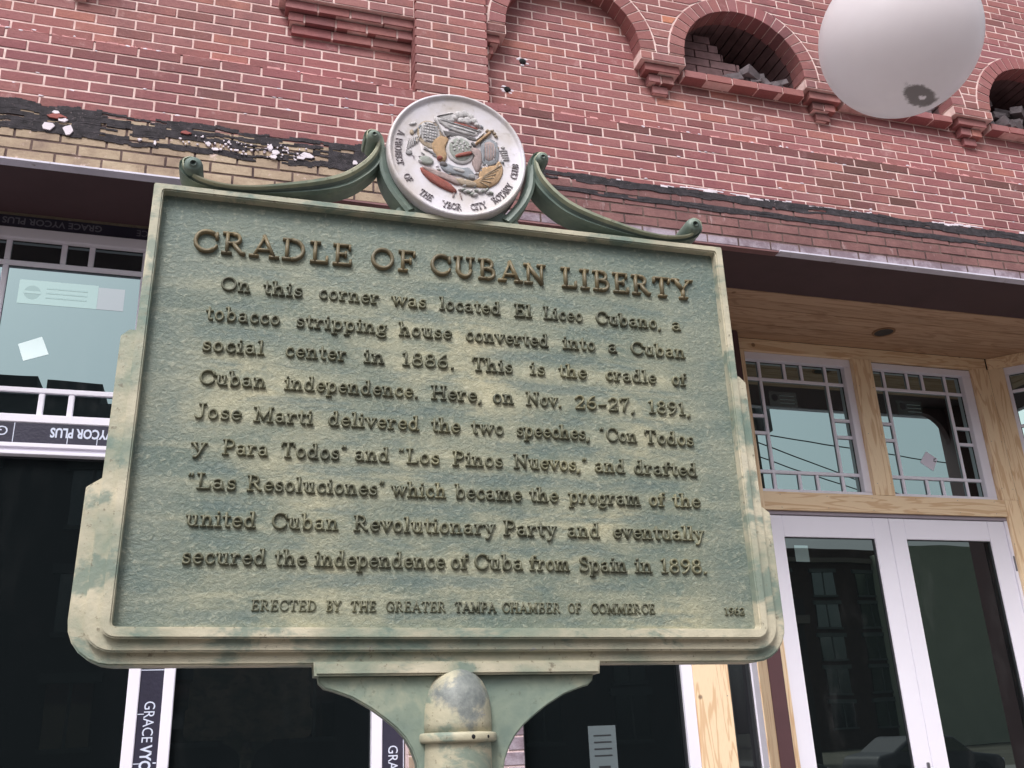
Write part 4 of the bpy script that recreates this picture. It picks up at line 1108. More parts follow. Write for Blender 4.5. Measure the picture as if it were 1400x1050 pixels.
em([(618,335),(700,345),(860,362),(850,392),(820,385),(740,372),(660,378),(640,372)], .0045, 'e_dark', 'grey_drum')  # dark grey drum between the boat and the round shield
em(ell(543, 385, 84, 108, -.2), .005, 'e_tan', 'basket_rim'); em(ell(540, 372, 70, 88, -.2), .0065, 'e_pale', 'woven_basket')
for k in range(7): bar(488+k*17, 300+abs(3-k)*9, 482+k*17, 448-abs(3-k)*8, 4, .0082, 'e_grey', 'basket_weave')
for k in range(7): bar(484+abs(3-k)*6, 305+k*22, 598-abs(3-k)*6, 312+k*22, 4, .0084, 'e_grey', 'basket_weave')
em([(590,400),(640,380),(668,405),(655,440),(640,480),(655,540),(640,585),(600,580),(585,545),(560,500),(556,440)], .0105, 'e_gold', 'guitar_body'); em(ell(606,562,18,16), .0135, 'e_red', 'guitar_knob')
bar(570, 245, 640, 400, 13, .0125, 'e_pale', 'guitar_neck'); bar(650, 392, 672, 376, 12, .012, 'e_dark', 'guitar_head')
em(ell(742, 475, 97, 110), .0085, 'e_pale', 'shield_rim'); em(ell(742, 475, 80, 93), .0105, 'e_green', 'shield_face')
for k in range(16): 
    a = k*2.4; rr = 14+4.2*k; em(ell(742+rr*math.cos(a)*.95, 450+rr*math.sin(a)*.6, 13, 9, a, 8), .0125, 'e_pale', 'shield_detail')
bar(704, 538, 820, 492, 27, .0145, 'e_red', 'cigar')
em([(790,450),(840,440),(882,460),(886,540),(874,600),(850,645),(832,600),(815,560),(838,500)], .0105, 'e_pink', 'tobacco_leaf')
em([(880,380),(930,350),(985,370),(1002,430),(1000,500),(975,555),(930,572),(886,556),(878,470)], .008, 'e_blue', 'heraldic_shield'); em([(895,400),(935,378),(975,395),(985,445),(978,510),(935,545),(900,530),(893,460)], .0105, 'e_pink', 'shield_face')
for k in range(5): bar(900+k*18, 400, 896+k*18, 540-k*6, 5, .0118, 'e_blue', 'shield_stripe')
bar(830, 432, 948, 306, 17, .0125, 'e_gold', 'musket_stock'); bar(815, 410, 842, 440, 20, .012, 'e_dark', 'musket_lock'); bar(850, 385, 905, 322, 10, .0135, 'e_pale', 'musket_barrel')
for (x, y) in ((940,300),(960,292),(925,296),(975,310),(985,330)): em(ell(x, y, 14, 9, random.random()*3, 8), .008, 'e_tan', 'feather')
em([(1000,515),(1026,560),(1024,620),(990,690),(930,735),(850,740),(800,715),(870,680),(860,640),(885,590),(930,572),(980,556)], .008, 'e_gold', 'fan_leaf')
for k in range(6): bar(860+k*6, 700-k*8, 930+k*17, 735-k*36, 6, .0100, 'e_tan', 'fan_rib')
em([(612,600),(650,588),(690,606),(760,612),(800,600),(835,640),(832,690),(795,695),(740,668),(690,672),(640,655),(615,630)], .0095, 'e_blue', 'ribbon'); bar(690, 630, 770, 645, 26, .0125, 'e_pale', 'ribbon_band')
em(ell(632,605,26,18,.4), .0125, 'e_dark', 'ribbon_knot'); em(ell(815,672,24,20,.4), .012, 'e_grey', 'ribbon_knot')
em([(478,640),(520,665),(600,700),(680,745),(722,790),(700,806),(620,780),(540,735),(490,680)], .0095, 'e_red', 'red_leaf')
em([(480,632),(540,640),(640,665),(720,690),(760,730),(720,745),(650,715),(560,690)], .0075, 'e_pink', 'pink_leaf'); em([(690,700),(760,690),(840,705),(860,735),(790,745),(730,735)], .0085, 'e_tan', 'tan_leaf')
em(ell(520,588,48,32,.15), .0085, 'e_green', 'green_leaf')
for k in range(14): em(ell(745+k*15, 790-abs(5-k)*4+random.uniform(-14,14), 20, 10, random.uniform(-.8,.3), 8), .0085, 'e_green' if k % 2 else 'e_pale', 'foliage')
bar(700, 800, 690, 835, 8, .006, 'e_pink', 'stem'); bar(735, 795, 750, 845, 8, .006, 'e_pink', 'stem')
for k in range(6): bar(392+k*13, 530-k*13, 405+k*15, 430-k*8, 6, .0055, 'e_pale', 'side_flourish')
em(ell(408,545,22,16), .006, 'e_grey', 'side_flourish'); em(ell(432,318,26,10,-.4), .006, 'e_pale', 'side_flourish'); em(ell(425,385,14,20), .006, 'e_tan', 'side_flourish')
for k in range(5): bar(1005+k*6, 440+k*16, 1060+k*3, 430+k*17, 7, .0055, 'e_pale', 'side_flourish')
em(ell(1030,410,14,10), .006, 'e_pale', 'side_flourish')
for (x,y) in ((470,560),(560,540),(540,520),(500,500)): bar(x, y, x+70, y+22, 8, .006, 'e_grey', 'rope_line')

# ---------------------------------------------------------------- raised lettering (stroke alphabet with slab serifs)
def arc_(cx, cy, rx, ry, a0, a1, n=None):
    n = n or max(3, int(abs(a1-a0)/24)); return [(cx+rx*math.cos(rad(a0+(a1-a0)*i/n)), cy+ry*math.sin(rad(a0+(a1-a0)*i/n))) for i in range(n+1)]
K1, K2 = 1.0, .74   # thick / thin
def Sf(x, y, w=.30): return (K2, [(x-w/2, y), (x+w/2, y)])
def stem(x, y0, y1, k=K1): return (k, [(x, y0), (x, y1)])
b0, c1, xh = .035, .965, .645
G = {}
G['A'] = (.92, [(K2,[(.12,b0),(.46,1.0)]),(K1,[(.44,1.0),(.80,b0)]),(K2,[(.24,.34),(.66,.34)]),Sf(.12,b0,.28),Sf(.80,b0,.30)])
G['B'] = (.74, [stem(.18,b0,c1),(K2,[(.04,c1),(.40,c1)]),(K2,[(.04,b0),(.42,b0)]),(K2,[(.18,.53),(.42,.53)]),(K1,arc_(.38,.75,.20,.22,90,-90)),(K1,arc_(.40,.29,.25,.25,90,-90))])
G['C'] = (.82, [(K1,arc_(.45,.5,.37,.47,55,305,12)),(K2,arc_(.45,.5,.37,.47,20,55)),(K2,arc_(.45,.5,.37,.47,305,335)),(K2,[(.78,.64),(.78,.90)])])
G['D'] = (.84, [stem(.18,b0,c1),(K2,[(.04,c1),(.38,c1)]),(K2,[(.04,b0),(.38,b0)]),(K1,arc_(.36,.5,.38,.465,88,-88,8))])
G['E'] = (.70, [stem(.18,b0,c1),(K2,[(.04,c1),(.60,c1)]),(K2,[(.04,b0),(.64,b0)]),(K2,[(.18,.52),(.46,.52)]),(K2,[(.60,c1),(.60,.78)]),(K2,[(.64,b0),(.64,.24)]),(K2,[(.46,.42),(.46,.62)])])
G['F'] = (.66, [stem(.18,b0,c1),(K2,[(.04,c1),(.60,c1)]),Sf(.18,b0,.30),(K2,[(.18,.52),(.46,.52)]),(K2,[(.60,c1),(.60,.78)]),(K2,[(.46,.42),(.46,.62)])])
G['G'] = (.86, [(K1,arc_(.45,.5,.37,.47,55,300,12)),(K2,arc_(.45,.5,.37,.47,25,55)),(K1,[(.74,.06),(.74,.42)]),(K2,[(.52,.42),(.84,.42)]),(K2,[(.78,.66),(.78,.90)]),(K2,arc_(.45,.5,.37,.47,300,325))])
G['H'] = (.90, [stem(.18,b0,c1),stem(.72,b0,c1),(K2,[(.18,.52),(.72,.52)]),Sf(.18,b0),Sf(.72,b0),Sf(.18,c1),Sf(.72,c1)])
G['I'] = (.42, [stem(.20,b0,c1),Sf(.20,b0,.32),Sf(.20,c1,.32)])
G['J'] = (.58, [(K1,[(.38,c1),(.38,.25)]+arc_(.22,.22,.16,.19,0,-160)),Sf(.38,c1,.32)])
G['L'] = (.66, [stem(.18,b0,c1),Sf(.18,c1,.32),(K2,[(.04,b0),(.60,b0)]),(K2,[(.60,b0),(.60,.30)])])
G['M'] = (1.06, [(K2,[(.17,b0),(.19,c1)]),(K1,[(.17,c1),(.50,.14)]),(K2,[(.50,.14),(.84,c1)]),(K1,[(.86,c1),(.86,b0)]),Sf(.17,b0),Sf(.86,b0),Sf(.12,c1,.22),Sf(.90,c1,.22)])
G['N'] = (.92, [(K2,[(.17,b0),(.17,c1)]),(K1,[(.15,c1),(.73,b0)]),(K2,[(.73,b0),(.73,c1)]),Sf(.17,b0),Sf(.12,c1,.22),Sf(.73,c1)])
G['O'] = (.86, [(K1,arc_(.42,.5,.36,.46,0,360,22))])
G['P'] = (.72, [stem(.18,b0,c1),(K2,[(.04,c1),(.38,c1)]),(K2,[(.18,.46),(.38,.46)]),(K1,arc_(.38,.71,.24,.25,90,-90)),Sf(.18,b0,.32)])
G['R'] = (.84, [stem(.18,b0,c1),(K2,[(.04,c1),(.38,c1)]),(K2,[(.18,.50),(.38,.50)]),(K1,arc_(.38,.73,.22,.23,90,-90)),Sf(.18,b0,.30),(K1,[(.38,.50),(.66,.08)]+[(.76,.05)])])
G['S'] = (.66, [(K1,arc_(.32,.74,.21,.22,40,250,8)+arc_(.32,.27,.24,.24,70,-145,9)),(K2,[(.50,.70),(.50,.94)]),(K2,[(.10,.06),(.10,.30)])])
G['T'] = (.76, [stem(.37,b0,c1),Sf(.37,b0,.32),(K2,[(.04,c1),(.70,c1)]),(K2,[(.04,c1),(.04,.74)]),(K2,[(.70,c1),(.70,.74)])])
G['U'] = (.86, [(K1,[(.18,c1),(.18,.32)]+arc_(.43,.32,.25,.29,180,360,8)),(K2,[(.68,.32),(.68,c1)]),Sf(.18,c1),Sf(.68,c1,.28)])
G['V'] = (.84, [(K1,[(.10,c1),(.42,b0)]),(K2,[(.42,b0),(.74,c1)]),Sf(.10,c1,.28),Sf(.74,c1,.26)])
G['Y'] = (.84, [(K1,[(.10,c1),(.42,.46)]),(K2,[(.42,.46),(.72,c1)]),stem(.42,b0,.46),Sf(.42,b0,.32),Sf(.10,c1,.28),Sf(.74,c1,.26)])
G['a'] = (.60, [(K2,arc_(.26,.48,.16,.16,160,20,4)),(K1,[(.42,.52),(.42,.10),(.52,b0)]),(K1,arc_(.25,.20,.17,.165,0,360,12))])
G['b'] = (.64, [stem(.15,b0,c1),Sf(.11,c1,.20),(K1,arc_(.33,.33,.20,.30,0,360,14))])
G['c'] = (.54, [(K1,arc_(.29,.33,.21,.30,60,310,9)),(K2,[(.44,.46),(.44,.58)]),(K2,arc_(.29,.33,.21,.30,310,335))])
G['d'] = (.66, [stem(.46,b0,c1),Sf(.42,c1,.20),Sf(.52,b0,.18),(K1,arc_(.27,.33,.20,.30,0,360,14))])
G['e'] = (.56, [(K1,arc_(.29,.33,.21,.30,0,315,12)),(K2,[(.08,.34),(.50,.34)])])
G['f'] = (.46, [(K1,[(.18,b0),(.18,.78)]+arc_(.31,.78,.13,.16,180,40)),Sf(.18,b0,.30),(K2,[(.02,xh),(.42,xh)])])
G['g'] = (.60, [(K1,arc_(.27,.38,.18,.24,0,360,12)),(K1,arc_(.28,-.10,.22,.17,20,340,12)),(K2,[(.14,.18),(.16,.06),(.44,.03)]),(K2,[(.42,.56),(.55,.62)])])
G['h'] = (.68, [stem(.15,b0,c1),Sf(.11,c1,.20),Sf(.15,b0,.26),(K1,[(.15,.45)]+arc_(.34,.44,.16,.19,160,0,6)+[(.50,b0)]),Sf(.51,b0,.26)])
G['i'] = (.34, [stem(.17,b0,xh),Sf(.12,xh,.20),Sf(.17,b0,.30),(1.1,[(.15,.88),(.19,.88)])])
G['l'] = (.34, [stem(.17,b0,c1),Sf(.12,c1,.20),Sf(.17,b0,.30)])
G['m'] = (1.0, [stem(.15,b0,xh),Sf(.10,xh,.18),Sf(.15,b0,.24),(K1,[(.15,.45)]+arc_(.32,.46,.15,.17,160,0,6)+[(.47,b0)]),(K1,[(.47,.45)]+arc_(.65,.46,.15,.17,160,0,6)+[(.80,b0)]),Sf(.47,b0,.22),Sf(.82,b0,.24)])
G['n'] = (.68, [stem(.15,b0,xh),Sf(.10,xh,.18),Sf(.15,b0,.26),(K1,[(.15,.45)]+arc_(.34,.45,.16,.18,160,0,6)+[(.50,b0)]),Sf(.51,b0,.26)])
G['o'] = (.58, [(K1,arc_(.28,.33,.20,.30,0,360,16))])
G['p'] = (.64, [stem(.15,-.26,xh),Sf(.10,xh,.18),Sf(.15,-.27,.28),(K1,arc_(.34,.33,.19,.30,0,360,14))])
G['r'] = (.52, [stem(.16,b0,xh),Sf(.11,xh,.20),Sf(.17,b0,.30),(K1,[(.16,.42)]+arc_(.33,.46,.13,.16,160,40,4))])
G['s'] = (.48, [(K1,arc_(.24,.47,.14,.14,50,250,6)+arc_(.24,.18,.16,.15,70,-150,7)),(K2,[(.38,.46),(.38,.60)]),(K2,[(.08,.06),(.08,.20)])])
G['t'] = (.42, [(K1,[(.18,.86),(.18,.18)]+arc_(.30,.17,.12,.13,180,300)),(K2,[(.02,xh),(.38,xh)])])
G['u'] = (.68, [(K1,[(.16,xh),(.16,.22)]+arc_(.32,.22,.16,.18,180,340,6)),stem(.49,b0,xh),Sf(.12,xh,.20),Sf(.45,xh,.20),Sf(.55,b0,.16)])
G['v'] = (.60, [(K1,[(.08,xh),(.30,b0)]),(K2,[(.30,b0),(.52,xh)]),Sf(.09,xh,.24),Sf(.51,xh,.22)])
G['w'] = (.90, [(K1,[(.08,xh),(.26,b0)]),(K2,[(.26,b0),(.44,xh)]),(K1,[(.44,xh),(.62,b0)]),(K2,[(.62,b0),(.80,xh)]),Sf(.09,xh,.22),Sf(.44,xh,.16),Sf(.80,xh,.20)])
G['y'] = (.60, [(K1,[(.08,xh),(.32,.06)]),(K1,[(.52,xh),(.28,-.12)]+[(.20,-.25),(.10,-.24)]),Sf(.09,xh,.24),Sf(.51,xh,.22)])
G['1'] = (.50, [stem(.26,b0,c1),Sf(.26,b0,.34),(K2,[(.26,c1),(.10,.84)])])
G['2'] = (.62, [(K1,arc_(.30,.70,.21,.25,170,-30,8)+[(.10,.08)]),(K1,[(.08,b0),(.54,b0)]),(K2,[(.54,b0),(.54,.24)])])
G['6'] = (.62, [(K1,arc_(.30,.28,.22,.25,0,360,14)),(K1,[(.085,.34),(.14,.66),(.30,.88),(.46,.96)])])
G['7'] = (.60, [(K1,[(.08,c1),(.54,c1)]),(K1,[(.54,c1),(.30,.45),(.24,b0)]),(K2,[(.08,c1),(.08,.74)])])
G['8'] = (.62, [(K1,arc_(.30,.73,.18,.20,0,360,14)),(K1,arc_(.30,.27,.23,.24,0,360,14))])
G['9'] = (.62, [(K1,arc_(.30,.69,.22,.25,0,360,14)),(K1,[(.515,.62),(.46,.32),(.30,.10),(.14,.02)])])
G['.'] = (.28, [(1.25,[(.10,.06),(.15,.06)])]); G[','] = (.28, [(1.1,[(.14,.07),(.07,-.12)])])
G['-'] = (.52, [(K2*1.1,[(.06,.36),(.44,.36)])])
G['\u201c'] = (.40, [(.7,[(.12,.95),(.09,.80)]),(.7,[(.26,.95),(.23,.80)])]); G['\u201d'] = (.40, [(.7,[(.14,.95),(.10,.80)]),(.7,[(.28,.95),(.24,.80)])])
def sweep(V, F, pts, w, hgt, y0, close=False):
    "rounded raised stroke along pts (x,z); base at y0 going towards -y"
    P = [Vector(p) for p in pts]; n = len(P); m = 5
    prof = [(-.5, .0012), (-.37, -hgt*.9), (-.0, -hgt), (.37, -hgt*.9), (.5, .0012)]
    loop = (P[0]-P[-1]).length < 1e-6 and n > 3
    b = len(V)
    for i in range(n):
        if loop: a, c = P[(i-1) % (n-1)], P[(i+1) % (n-1)]
        else: a, c = P[max(i-1, 0)], P[min(i+1, n-1)]
        t = (c-a).normalized(); nn = Vector((-t.y, t.x))
        k = 1.0
        if 0 < i < n-1:
            d = (P[i]-P[i-1]).normalized().dot((P[i+1]-P[i]).normalized()); k = 1/max(.6, math.sqrt((1+d)/2))
        off = Vector((0, 0))
        if not loop and i == 0: off = -t*w*.28
        if not loop and i == n-1: off = t*w*.28
        for (u, y) in prof: V.append((P[i].x+off.x+nn.x*u*w*k, y0+y, P[i].y+off.y+nn.y*u*w*k))
    for i in range(n-1):
        for j in range(m-1): F.append((b+i*m+j, b+(i+1)*m+j, b+(i+1)*m+j+1, b+i*m+j+1))
    if not loop:
        F.append(tuple(b+j for j in range(m))); F.append(tuple(b+(n-1)*m+j for j in range(m))[::-1])
def word(txt, x0, x1, z, size, wt, hgt, mat, parent, y0=.0175, name='raised_word', xf=None, sp=.05):
    tot = sum(G[ch][0] for ch in txt)+sp*(len(txt)-1)
    last = G[txt[-1]][0]
    nat = (tot-.10)*size; sx = (x1-x0)/nat if x1 is not None else 1.0
    V = []; F = []; X = -.02*size*sx
    for ch in txt:
        for (kk, pts) in G[ch][1]:
            h2 = hgt*(.92+.08*kk)*random.uniform(.97, 1.03)
            n0 = len(V)
            sweep(V, F, [(X+p[0]*size*sx, p[1]*size) for p in pts], wt*kk*size, h2, 0)
        X += (G[ch][0]+sp)*size*sx
    if xf: V = [xf(v) for v in V]
    else: V = [(v[0]+x0, v[1]+y0, v[2]+z) for v in V]
    o = mesh_obj(name, V, F, mat, parent, True)
    return o
LINES = [
("T",.2442,[('CRADLE',-0.4307,-0.1833),('OF',-0.1477,-0.0772),('CUBAN',-0.0480,0.1526),('LIBERTY',0.1853,0.4307)]),
("1",0.1793,[('On',-0.3827,-0.3397),('this',-0.3177,-0.2587),('corner',-0.2308,-0.1354),('was',-0.1120,-0.0572),('located',-0.0324,0.0707),('El',0.0970,0.1255),('Liceo',0.1490,0.2180),('Cubano,',0.2440,0.3661),('a',0.3873,0.4033)]),
("2",0.1265,[('tobacco',-0.4007,-0.2908),('stripping',-0.2639,-0.1218),('house',-0.0997,-0.0141),('converted',0.0111,0.1535),('into',0.1812,0.2380),('a',0.2630,0.2783),('Cuban',0.3053,0.4057)]),
("3",0.0740,[('social',-0.4021,-0.3123),('center',-0.2780,-0.1850),('in',-0.1552,-0.1249),('1886.',-0.0955,-0.0097),('This',0.0222,0.0886),('is',0.1208,0.1449),('the',0.1713,0.2187),('cradle',0.2550,0.3458),('of',0.3775,0.4033)]),
("4",0.0193,[('Cuban',-0.4017,-0.3060),('independence.',-0.2759,-0.0690),('Here,',-0.0465,0.0360),('on',0.0555,0.0888),('Nov.',0.1123,0.1718),('26-27,',0.1967,0.3027),('1891,',0.3284,0.4058)]),
("5",-0.0354,[('Jose',-0.4035,-0.3381),('Marti',-0.3183,-0.2326),('delivered',-0.2074,-0.0675),('the',-0.0460,-0.0016),('two',0.0187,0.0706),('speeches,',0.0939,0.2183),('\u201cCon',0.2369,0.3013),('Todos',0.3183,0.4049)]),
("6",-0.0895,[('y',-0.4025,-0.3856),('Para',-0.3595,-0.2956),('Todos\u201d',-0.2746,-0.1786),('and',-0.1653,-0.1138),('\u201cLos',-0.0983,-0.0353),('Pinos',-0.0120,0.0672),('Nuevos,\u201d',0.0879,0.2107),('and',0.2249,0.2760),('drafted',0.2935,0.4056)]),
("7",-0.1430,[('\u201cLas',-0.4050,-0.3381),('Resoluciones\u201d',-0.3207,-0.1195),('which',-0.1068,-0.0249),('became',-0.0084,0.0969),('the',0.1120,0.1575),('program',0.1772,0.2993),('of',0.3160,0.3423),('the',0.3583,0.4052)]),
("8",-0.1982,[('united',-0.4012,-0.3061),('Cuban',-0.2824,-0.1879),('Revolutionary',-0.1634,0.0510),('Party',0.0678,0.1506),('and',0.1720,0.2244),('eventually',0.2487,0.4047)]),
("9",-0.2520,[('secured',-0.4018,-0.2886),('the',-0.2747,-0.2313),('independence',-0.2180,-0.0271),('of',-0.0161,0.0091),('Cuba',0.0204,0.0953),('from',0.1079,0.1714),('Spain',0.1885,0.2660),('in',0.2823,0.3090),('1898.',0.3257,0.4059)]),
("F",-0.3160,[('ERECTED',-0.3028,-0.2142),('BY',-0.1986,-0.1796),('THE',-0.1637,-0.1287),('GREATER',-0.1130,-0.0256),('TAMPA',-0.0099,0.0517),('CHAMBER',0.0624,0.1530),('OF',0.1670,0.1867),('COMMERCE',0.2039,0.3092)]),
("Y",-0.3167,[('1962',0.4306,0.4651)])]
SP_ = {'T': (.0380, .172, .0065, 'bronze'), 'F': (.0150, .165, .0026, 'bronze_dark'), 'Y': (.0115, .17, .0026, 'bronze_dark')}
for kk, z, ws in LINES:
    size, wt, hg, mat = SP_.get(kk, (.0235, .166, .0046, 'bronze_dark'))
    for (w_, x0, x1) in ws: word(w_, x0, x1, z, size, wt, hg, M[mat], SG, sp=.13 if kk == 'T' else (.10 if kk == 'F' else .05))
# ring text on the medallion
def ringtext(txt, a_mid, R, size, squeeze=1.0, height=.0035):
    tot = sum(G[c][0] for c in txt)*size*squeeze; a = rad(a_mid)-tot/R/2
    X = 0
    V = []; F = []
    for ch in txt:
        w_ = G[ch][0]*size*squeeze
        ac = a+(X+w_/2)/R
        for (kk, pts) in G[ch][1]:
            v0 = len(V)
            sweep(V, F, [((p[0]-G[ch][0]/2)*size*squeeze, p[1]*size) for p in pts], .12*kk*size, height*.7, 0)
            for i in range(v0, len(V)):
                x, y, z = V[i]
                # up direction = towards the centre; reading direction increases with angle
                ur = Vector((-math.cos(ac), -math.sin(ac))); ut = Vector((-math.sin(ac), math.cos(ac)))
                pos = Vector((math.cos(ac), math.sin(ac)))*R + ur*z + ut*x
                V[i] = (pos.x, -.0050+y, pos.y)
        X += w_
    mesh_obj('ring_word', V, F, M['e_greyt'], lx, True)
M['e_greyt'] = painted('ring_letter_grey', (186,178,184), .1)
Rr = .1115
for t_, a_ in (('A', 163), ('PROJECT', 184), ('OF', 214), ('THE', 238), ('YBOR', 264), ('CITY', 290), ('ROTARY', 320), ('CLUB', 350)): ringtext(t_, a_, Rr, .0118, .92)
V = []; F = []

# ================================================================== STREET LAMP GLOBE
GC = Vector((1.5600, 1.5595, 3.221))
LP = thing('street_lamp', 'frosted white glass globe street lamp with a dirty grey smudge on its underside, top right', 'street lamp', (2.55, 1.15, 0))
def gl_mat():
    m, t, p = newmat('frosted_white_globe'); nb = NB(t); v = nb.coord('Object')
    d = nb.n.new('ShaderNodeVectorMath'); d.operation = 'SUBTRACT'; t.links.new(v, d.inputs[0]); d.inputs[1].default_value = (.006, -.020, -.190)
    x, y, z = nb.sep(d.outputs[0])
    # elongated ring-like smudge
    u = nb.math('ADD', nb.math('MULTIPLY', x, .94), nb.math('MULTIPLY', y, .34)); w = nb.math('SUBTRACT', nb.math('MULTIPLY', y, .94), nb.math('MULTIPLY', x, .34))
    q = nb.math('SQRT', nb.math('ADD', nb.math('POWER', nb.math('DIVIDE', u, .060), 2.), nb.math('POWER', nb.math('DIVIDE', w, .028), 2.)))
    q = nb.math('ADD', q, nb.math('MULTIPLY', nb.math('SUBTRACT', nb.noise(v, 38, 5, .75), .5), 1.1))
    k = nb.math('MULTIPLY', nb.step(q, 1.1, .8), nb.step(q, .12, .28))
    base = nb.ramp(nb.noise(v, 7, 4), [(.3, (.88,.81,.85)), (.7, (.94,.88,.92))])
    dulling = nb.step(z, .10, -.03); base = nb.mix(nb.math('MULTIPLY', dulling, nb.math('MULTIPLY', nb.noise(v, 20, 5, .6), .35)), base, (.42,.38,.38))  # globe turns patchily greyer towards its bottom
    t.links.new(nb.mix(nb.math('MULTIPLY', k, .62), base, (.10,.09,.09)), p.inputs['Base Color'])
    p.inputs['Roughness'].default_value = .28; 
    tr = t.nodes.new('ShaderNodeBsdfTranslucent'); tr.inputs['Color'].default_value = (.95,.93,.95,1); ms = t.nodes.new('ShaderNodeMixShader'); ms.inputs[0].default_value = .40; t.links.new(nb.mix(k, (.95,.93,.95), (.12,.11,.11)), tr.inputs['Color'])
    t.links.new(p.outputs[0], ms.inputs[1]); t.links.new(tr.outputs[0], ms.inputs[2]); t.links.new(ms.outputs[0], t.nodes['Material Output'].inputs[0])
    return m
bm = bmesh.new(); bmesh.ops.create_uvsphere(bm, u_segments=64, v_segments=48, radius=.195)
g_ = bm_obj('globe', bm, gl_mat(), LP, True); g_.location = GC-LP.location
iron = simple('black_green_iron', srgb(44,54,50), .4, .15, 12, bump=.2)
def tube(name, pts, r, mat, parent, n=12):
    P = [Vector(p) for p in pts]; V = []; F = []
    for i in range(len(P)):
        t = (P[min(i+1, len(P)-1)]-P[max(i-1, 0)]).normalized(); a = t.orthogonal().normalized() if abs(t.z) > .99 else t.cross(Vector((0,0,1))).normalized(); b = t.cross(a)
        rr = r[i] if isinstance(r, (list, tuple)) else r
        for k in range(n): q = P[i]+a*rr*math.cos(2*math.pi*k/n)+b*rr*math.sin(2*math.pi*k/n); V.append(tuple(q))
    for i in range(len(P)-1):
        for k in range(n): F.append((i*n+k, i*n+(k+1)%n, (i+1)*n+(k+1)%n, (i+1)*n+k))
    F.append(tuple(range(n))[::-1]); F.append(tuple((len(P)-1)*n+k for k in range(n)))
    return mesh_obj(name, V, F, mat, parent, True)
g0 = GC-LP.location
tube('globe_collar', [(g0.x, g0.y, g0.z+.165), (g0.x, g0.y, g0.z+.20), (g0.x, g0.y, g0.z+.26), (g0.x, g0.y, g0.z+.30)], [.10,.105,.07,.03], iron, LP, 24)
tube('lamp_arm', [(g0.x, g0.y, g0.z+.29), (g0.x*.95, g0.y*.95, g0.z+.48), (g0.x*.6, g0.y*.6, g0.z+.62), (g0.x*.2, g0.y*.2, g0.z+.52), (0, 0, g0.z+.30)], .022, iron, LP)
tube('lamp_post', [(0,0,0),(0,0,.5),(0,0,.55),(0,0,2.4),(0,0,g0.z+.62)], [.13,.11,.07,.055,.04], iron, LP, 16)

# ================================================================== ACROSS THE STREET (seen as reflections)
def facade(name, label, x0, x1, y, z, depth, wallm, cols, rows, ww, wh, roof=None, z0=1.2, cornice=True, group=None):
    b = thing(name, label, 'building', ((x0+x1)/2, y, 0), group)
    ox, oy = (x0+x1)/2, y
    box('wall', x0-ox, x1-ox, -depth, 0, -.1, z, wallm, b)
    if cornice: box('cornice', x0-ox-.2, x1-ox+.2, .001, .35, z-.7, z-.3, simple('cornice_stone', srgb(120,112,104), .8), b); box('parapet', x0-ox-.1, x1-ox+.1, -depth, .12, z-.299, z+.5, wallm, b)
    fm = simple('pale_window_surround', srgb(96,102,100), .7, .1, 3)
    gm = M['glassD']
    if cols:
        dx = (x1-x0)/cols; dz = (z-z0-1.2)/rows
        for i in range(cols):
            for j in range(rows):
                cx = x0-ox+dx*(i+.5); cz = z0+dz*(j+.5)
                f = box('window', cx-ww/2, cx+ww/2, .002, .10, cz-wh/2, cz+wh/2, gm, b)
                g = MB(); g.box(cx-ww/2-.25, cx+ww/2+.25, .003, .22, cz+wh/2+.002, cz+wh/2+.32); g.box(cx-ww/2-.1, cx+ww/2+.1, .003, .2, cz-wh/2-.16, cz-wh/2-.002); g.box(cx-.05, cx+.05, .101, .14, cz-wh/2+.002, cz+wh/2-.002); g.build('window_surround', fm, f)
    return b
dbrick = simple('dark_brick_wall', srgb(74,58,52), .9, .2, 2, bump=.3); grnw = simple('grey_green_stucco', srgb(168,176,158), .9, .06, .6, bump=.2); dgrey = simple('dark_grey_wall', srgb(70,70,72), .9, .15, 1)
fa = facade('distant_building', 'dark brick block of many storeys with window rows, mirrored in the left door pane', 44, 57, -60, 15.9, 14, dbrick, 3, 5, 2.2, 1.9)
fb = facade('distant_building', 'plain grey-green stucco building mirrored in the right door pane', 55.6, 110, -55, 15.9, 5, grnw, 0, 0, 1, 1, cornice=False)
fc = facade('distant_building', 'low dark building with two roof boxes, mirrored in the far left transom window', -30, 5.5, -25, 13.2, 12, dgrey, 9, 3, 1.4, 2.0)
box('roof_box', -7.8-1.5+12.25, -6.85+12.25, -6, -1, 13.71, 15.0, dgrey, fc); box('roof_box', -6.5+12.25, -4.65+12.25, -6, -1, 13.71, 14.88, dgrey, fc)
fd = facade('distant_building', 'two-storey dark building across the street behind the utility pole', 7.5, 28, -30, 7.2, 10, simple('brown_wall', srgb(66,60,58), .9, .15, 1), 5, 2, 1.5, 1.8)
for i, (px_, ph, lab) in enumerate(((9.75, 9.6, 'wooden utility pole carrying wires, mirrored in the left transom window'),)):
    U = thing('utility_pole', lab, 'utility pole', (px_, -3.35, 0))
    wd = simple('weathered_pole_wood', srgb(70,62,56), .9, .2, 6)
    tube('pole_shaft', [(0,0,0),(0,0,4),(0,0,ph)], [.17,.15,.11], wd, U, 14)
    box('crossarm', -1.1, 1.1, -.06, .06, ph-.7, ph-.56, wd, U)
    tube('transformer', [(.3,-.05,ph-2.5),(.3,-.05,ph-1.7)], .2, simple('grey_transformer', srgb(96,98,100), .5), U, 14)
    for k in (-.9,-.4,.4,.9): tube('insulator', [(k,0,ph-.56),(k,0,ph-.40)], .035, simple('insulator_glaze', srgb(60,40,34), .3), U, 8)
wm = simple('black_cable', (.02,.02,.02), .6)
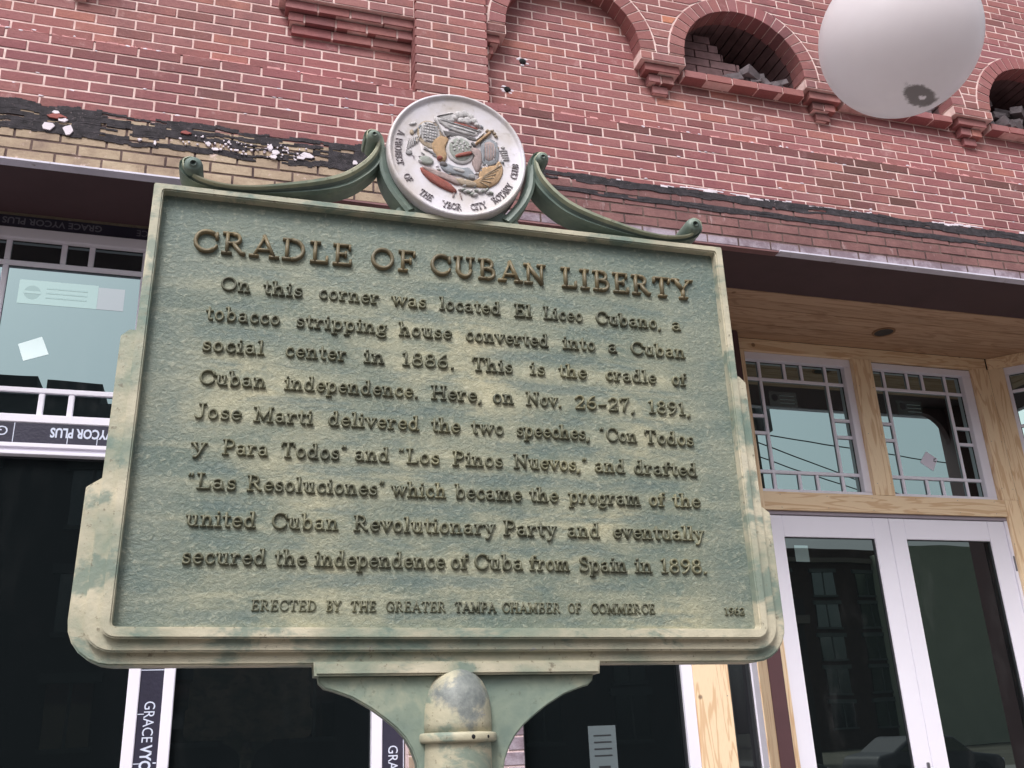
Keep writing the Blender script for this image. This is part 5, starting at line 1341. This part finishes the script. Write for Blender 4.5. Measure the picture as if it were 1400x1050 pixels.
for i, (p, q, sag) in enumerate((((9.75,-3.35,7.05),(46,-6,8.2),1.0),((9.75,-3.35,6.9),(40,-15,5.5),.5),((9.75,-3.35,8.95),(48,-4,9.6),1.2),((9.75,-3.35,6.6),(30,-14,8.0),.5))):
    P_ = []; p, q = Vector(p), Vector(q)
    for k in range(17): t = k/16; v_ = p.lerp(q, t); v_.z -= sag*4*t*(1-t); P_.append(v_)
    o = tube('overhead_wire', P_, .012, wm, None, 6); tag(o, ['long slack wire sagging from the utility pole', 'wire dropping towards the far kerb', 'topmost wire from the crossarm', 'wire rising from the pole across the street'][i], 'wire')
def car(x, y, col, label):
    c = thing('parked_car', label, 'car', (x, y, -.128))
    paint = simple('car_paint', col, .5, .03, 2, bump=0, spec=.6)
    prof = [(-2.2,.35),(2.2,.35),(2.25,.62),(2.1,.80),(1.2,.92),(.55,1.38),(-.9,1.42),(-1.6,1.0),(-2.15,.92),(-2.28,.6)]
    m = MB(); m.prism(prof, -.86, .86); body = m.build('body', paint, c)
    md = body.modifiers.new('b', 'BEVEL'); md.width = .14; md.segments = 4
    gm = M['glassD']
    mb2 = MB(); mb2.prism([(1.05,.95),(.5,1.33),(-.85,1.36),(-1.4,1.0)], -.875, .875); mb2.build('window', gm, c)
    for wx in (-1.4, 1.38):
        for wy in (-.78, .78):
            V = []; F = []; n = 18
            for yy, r in ((-.11,.24),(-.11,.33),(.11,.33),(.11,.24)):
                for k in range(n): V.append((wx+r*math.cos(2*math.pi*k/n), wy+yy, .33+r*math.sin(2*math.pi*k/n)))
            for j in range(3):
                for k in range(n): F.append((j*n+k, j*n+(k+1)%n, (j+1)*n+(k+1)%n, (j+1)*n+k))
            F.append(tuple(range(n))); F.append(tuple(3*n+k for k in range(n))[::-1]); mesh_obj('wheel', V, F, M['gasket'], c)
    for s_ in (-.6, .6): box('headlight', 2.2, 2.27, s_-.16, s_+.16, .58, .70, M['frame'], c, .01)
    return c
car(14.5, -13.6, (.03,.03,.035), 'black car parked at the far kerb, mirrored low in the left door')
car(20.5, -13.6, (.06,.06,.07), 'dark grey car parked at the far kerb, mirrored low between the doors')
car(27.0, -13.6, (.05,.05,.06), 'charcoal car parked furthest right along the far kerb')
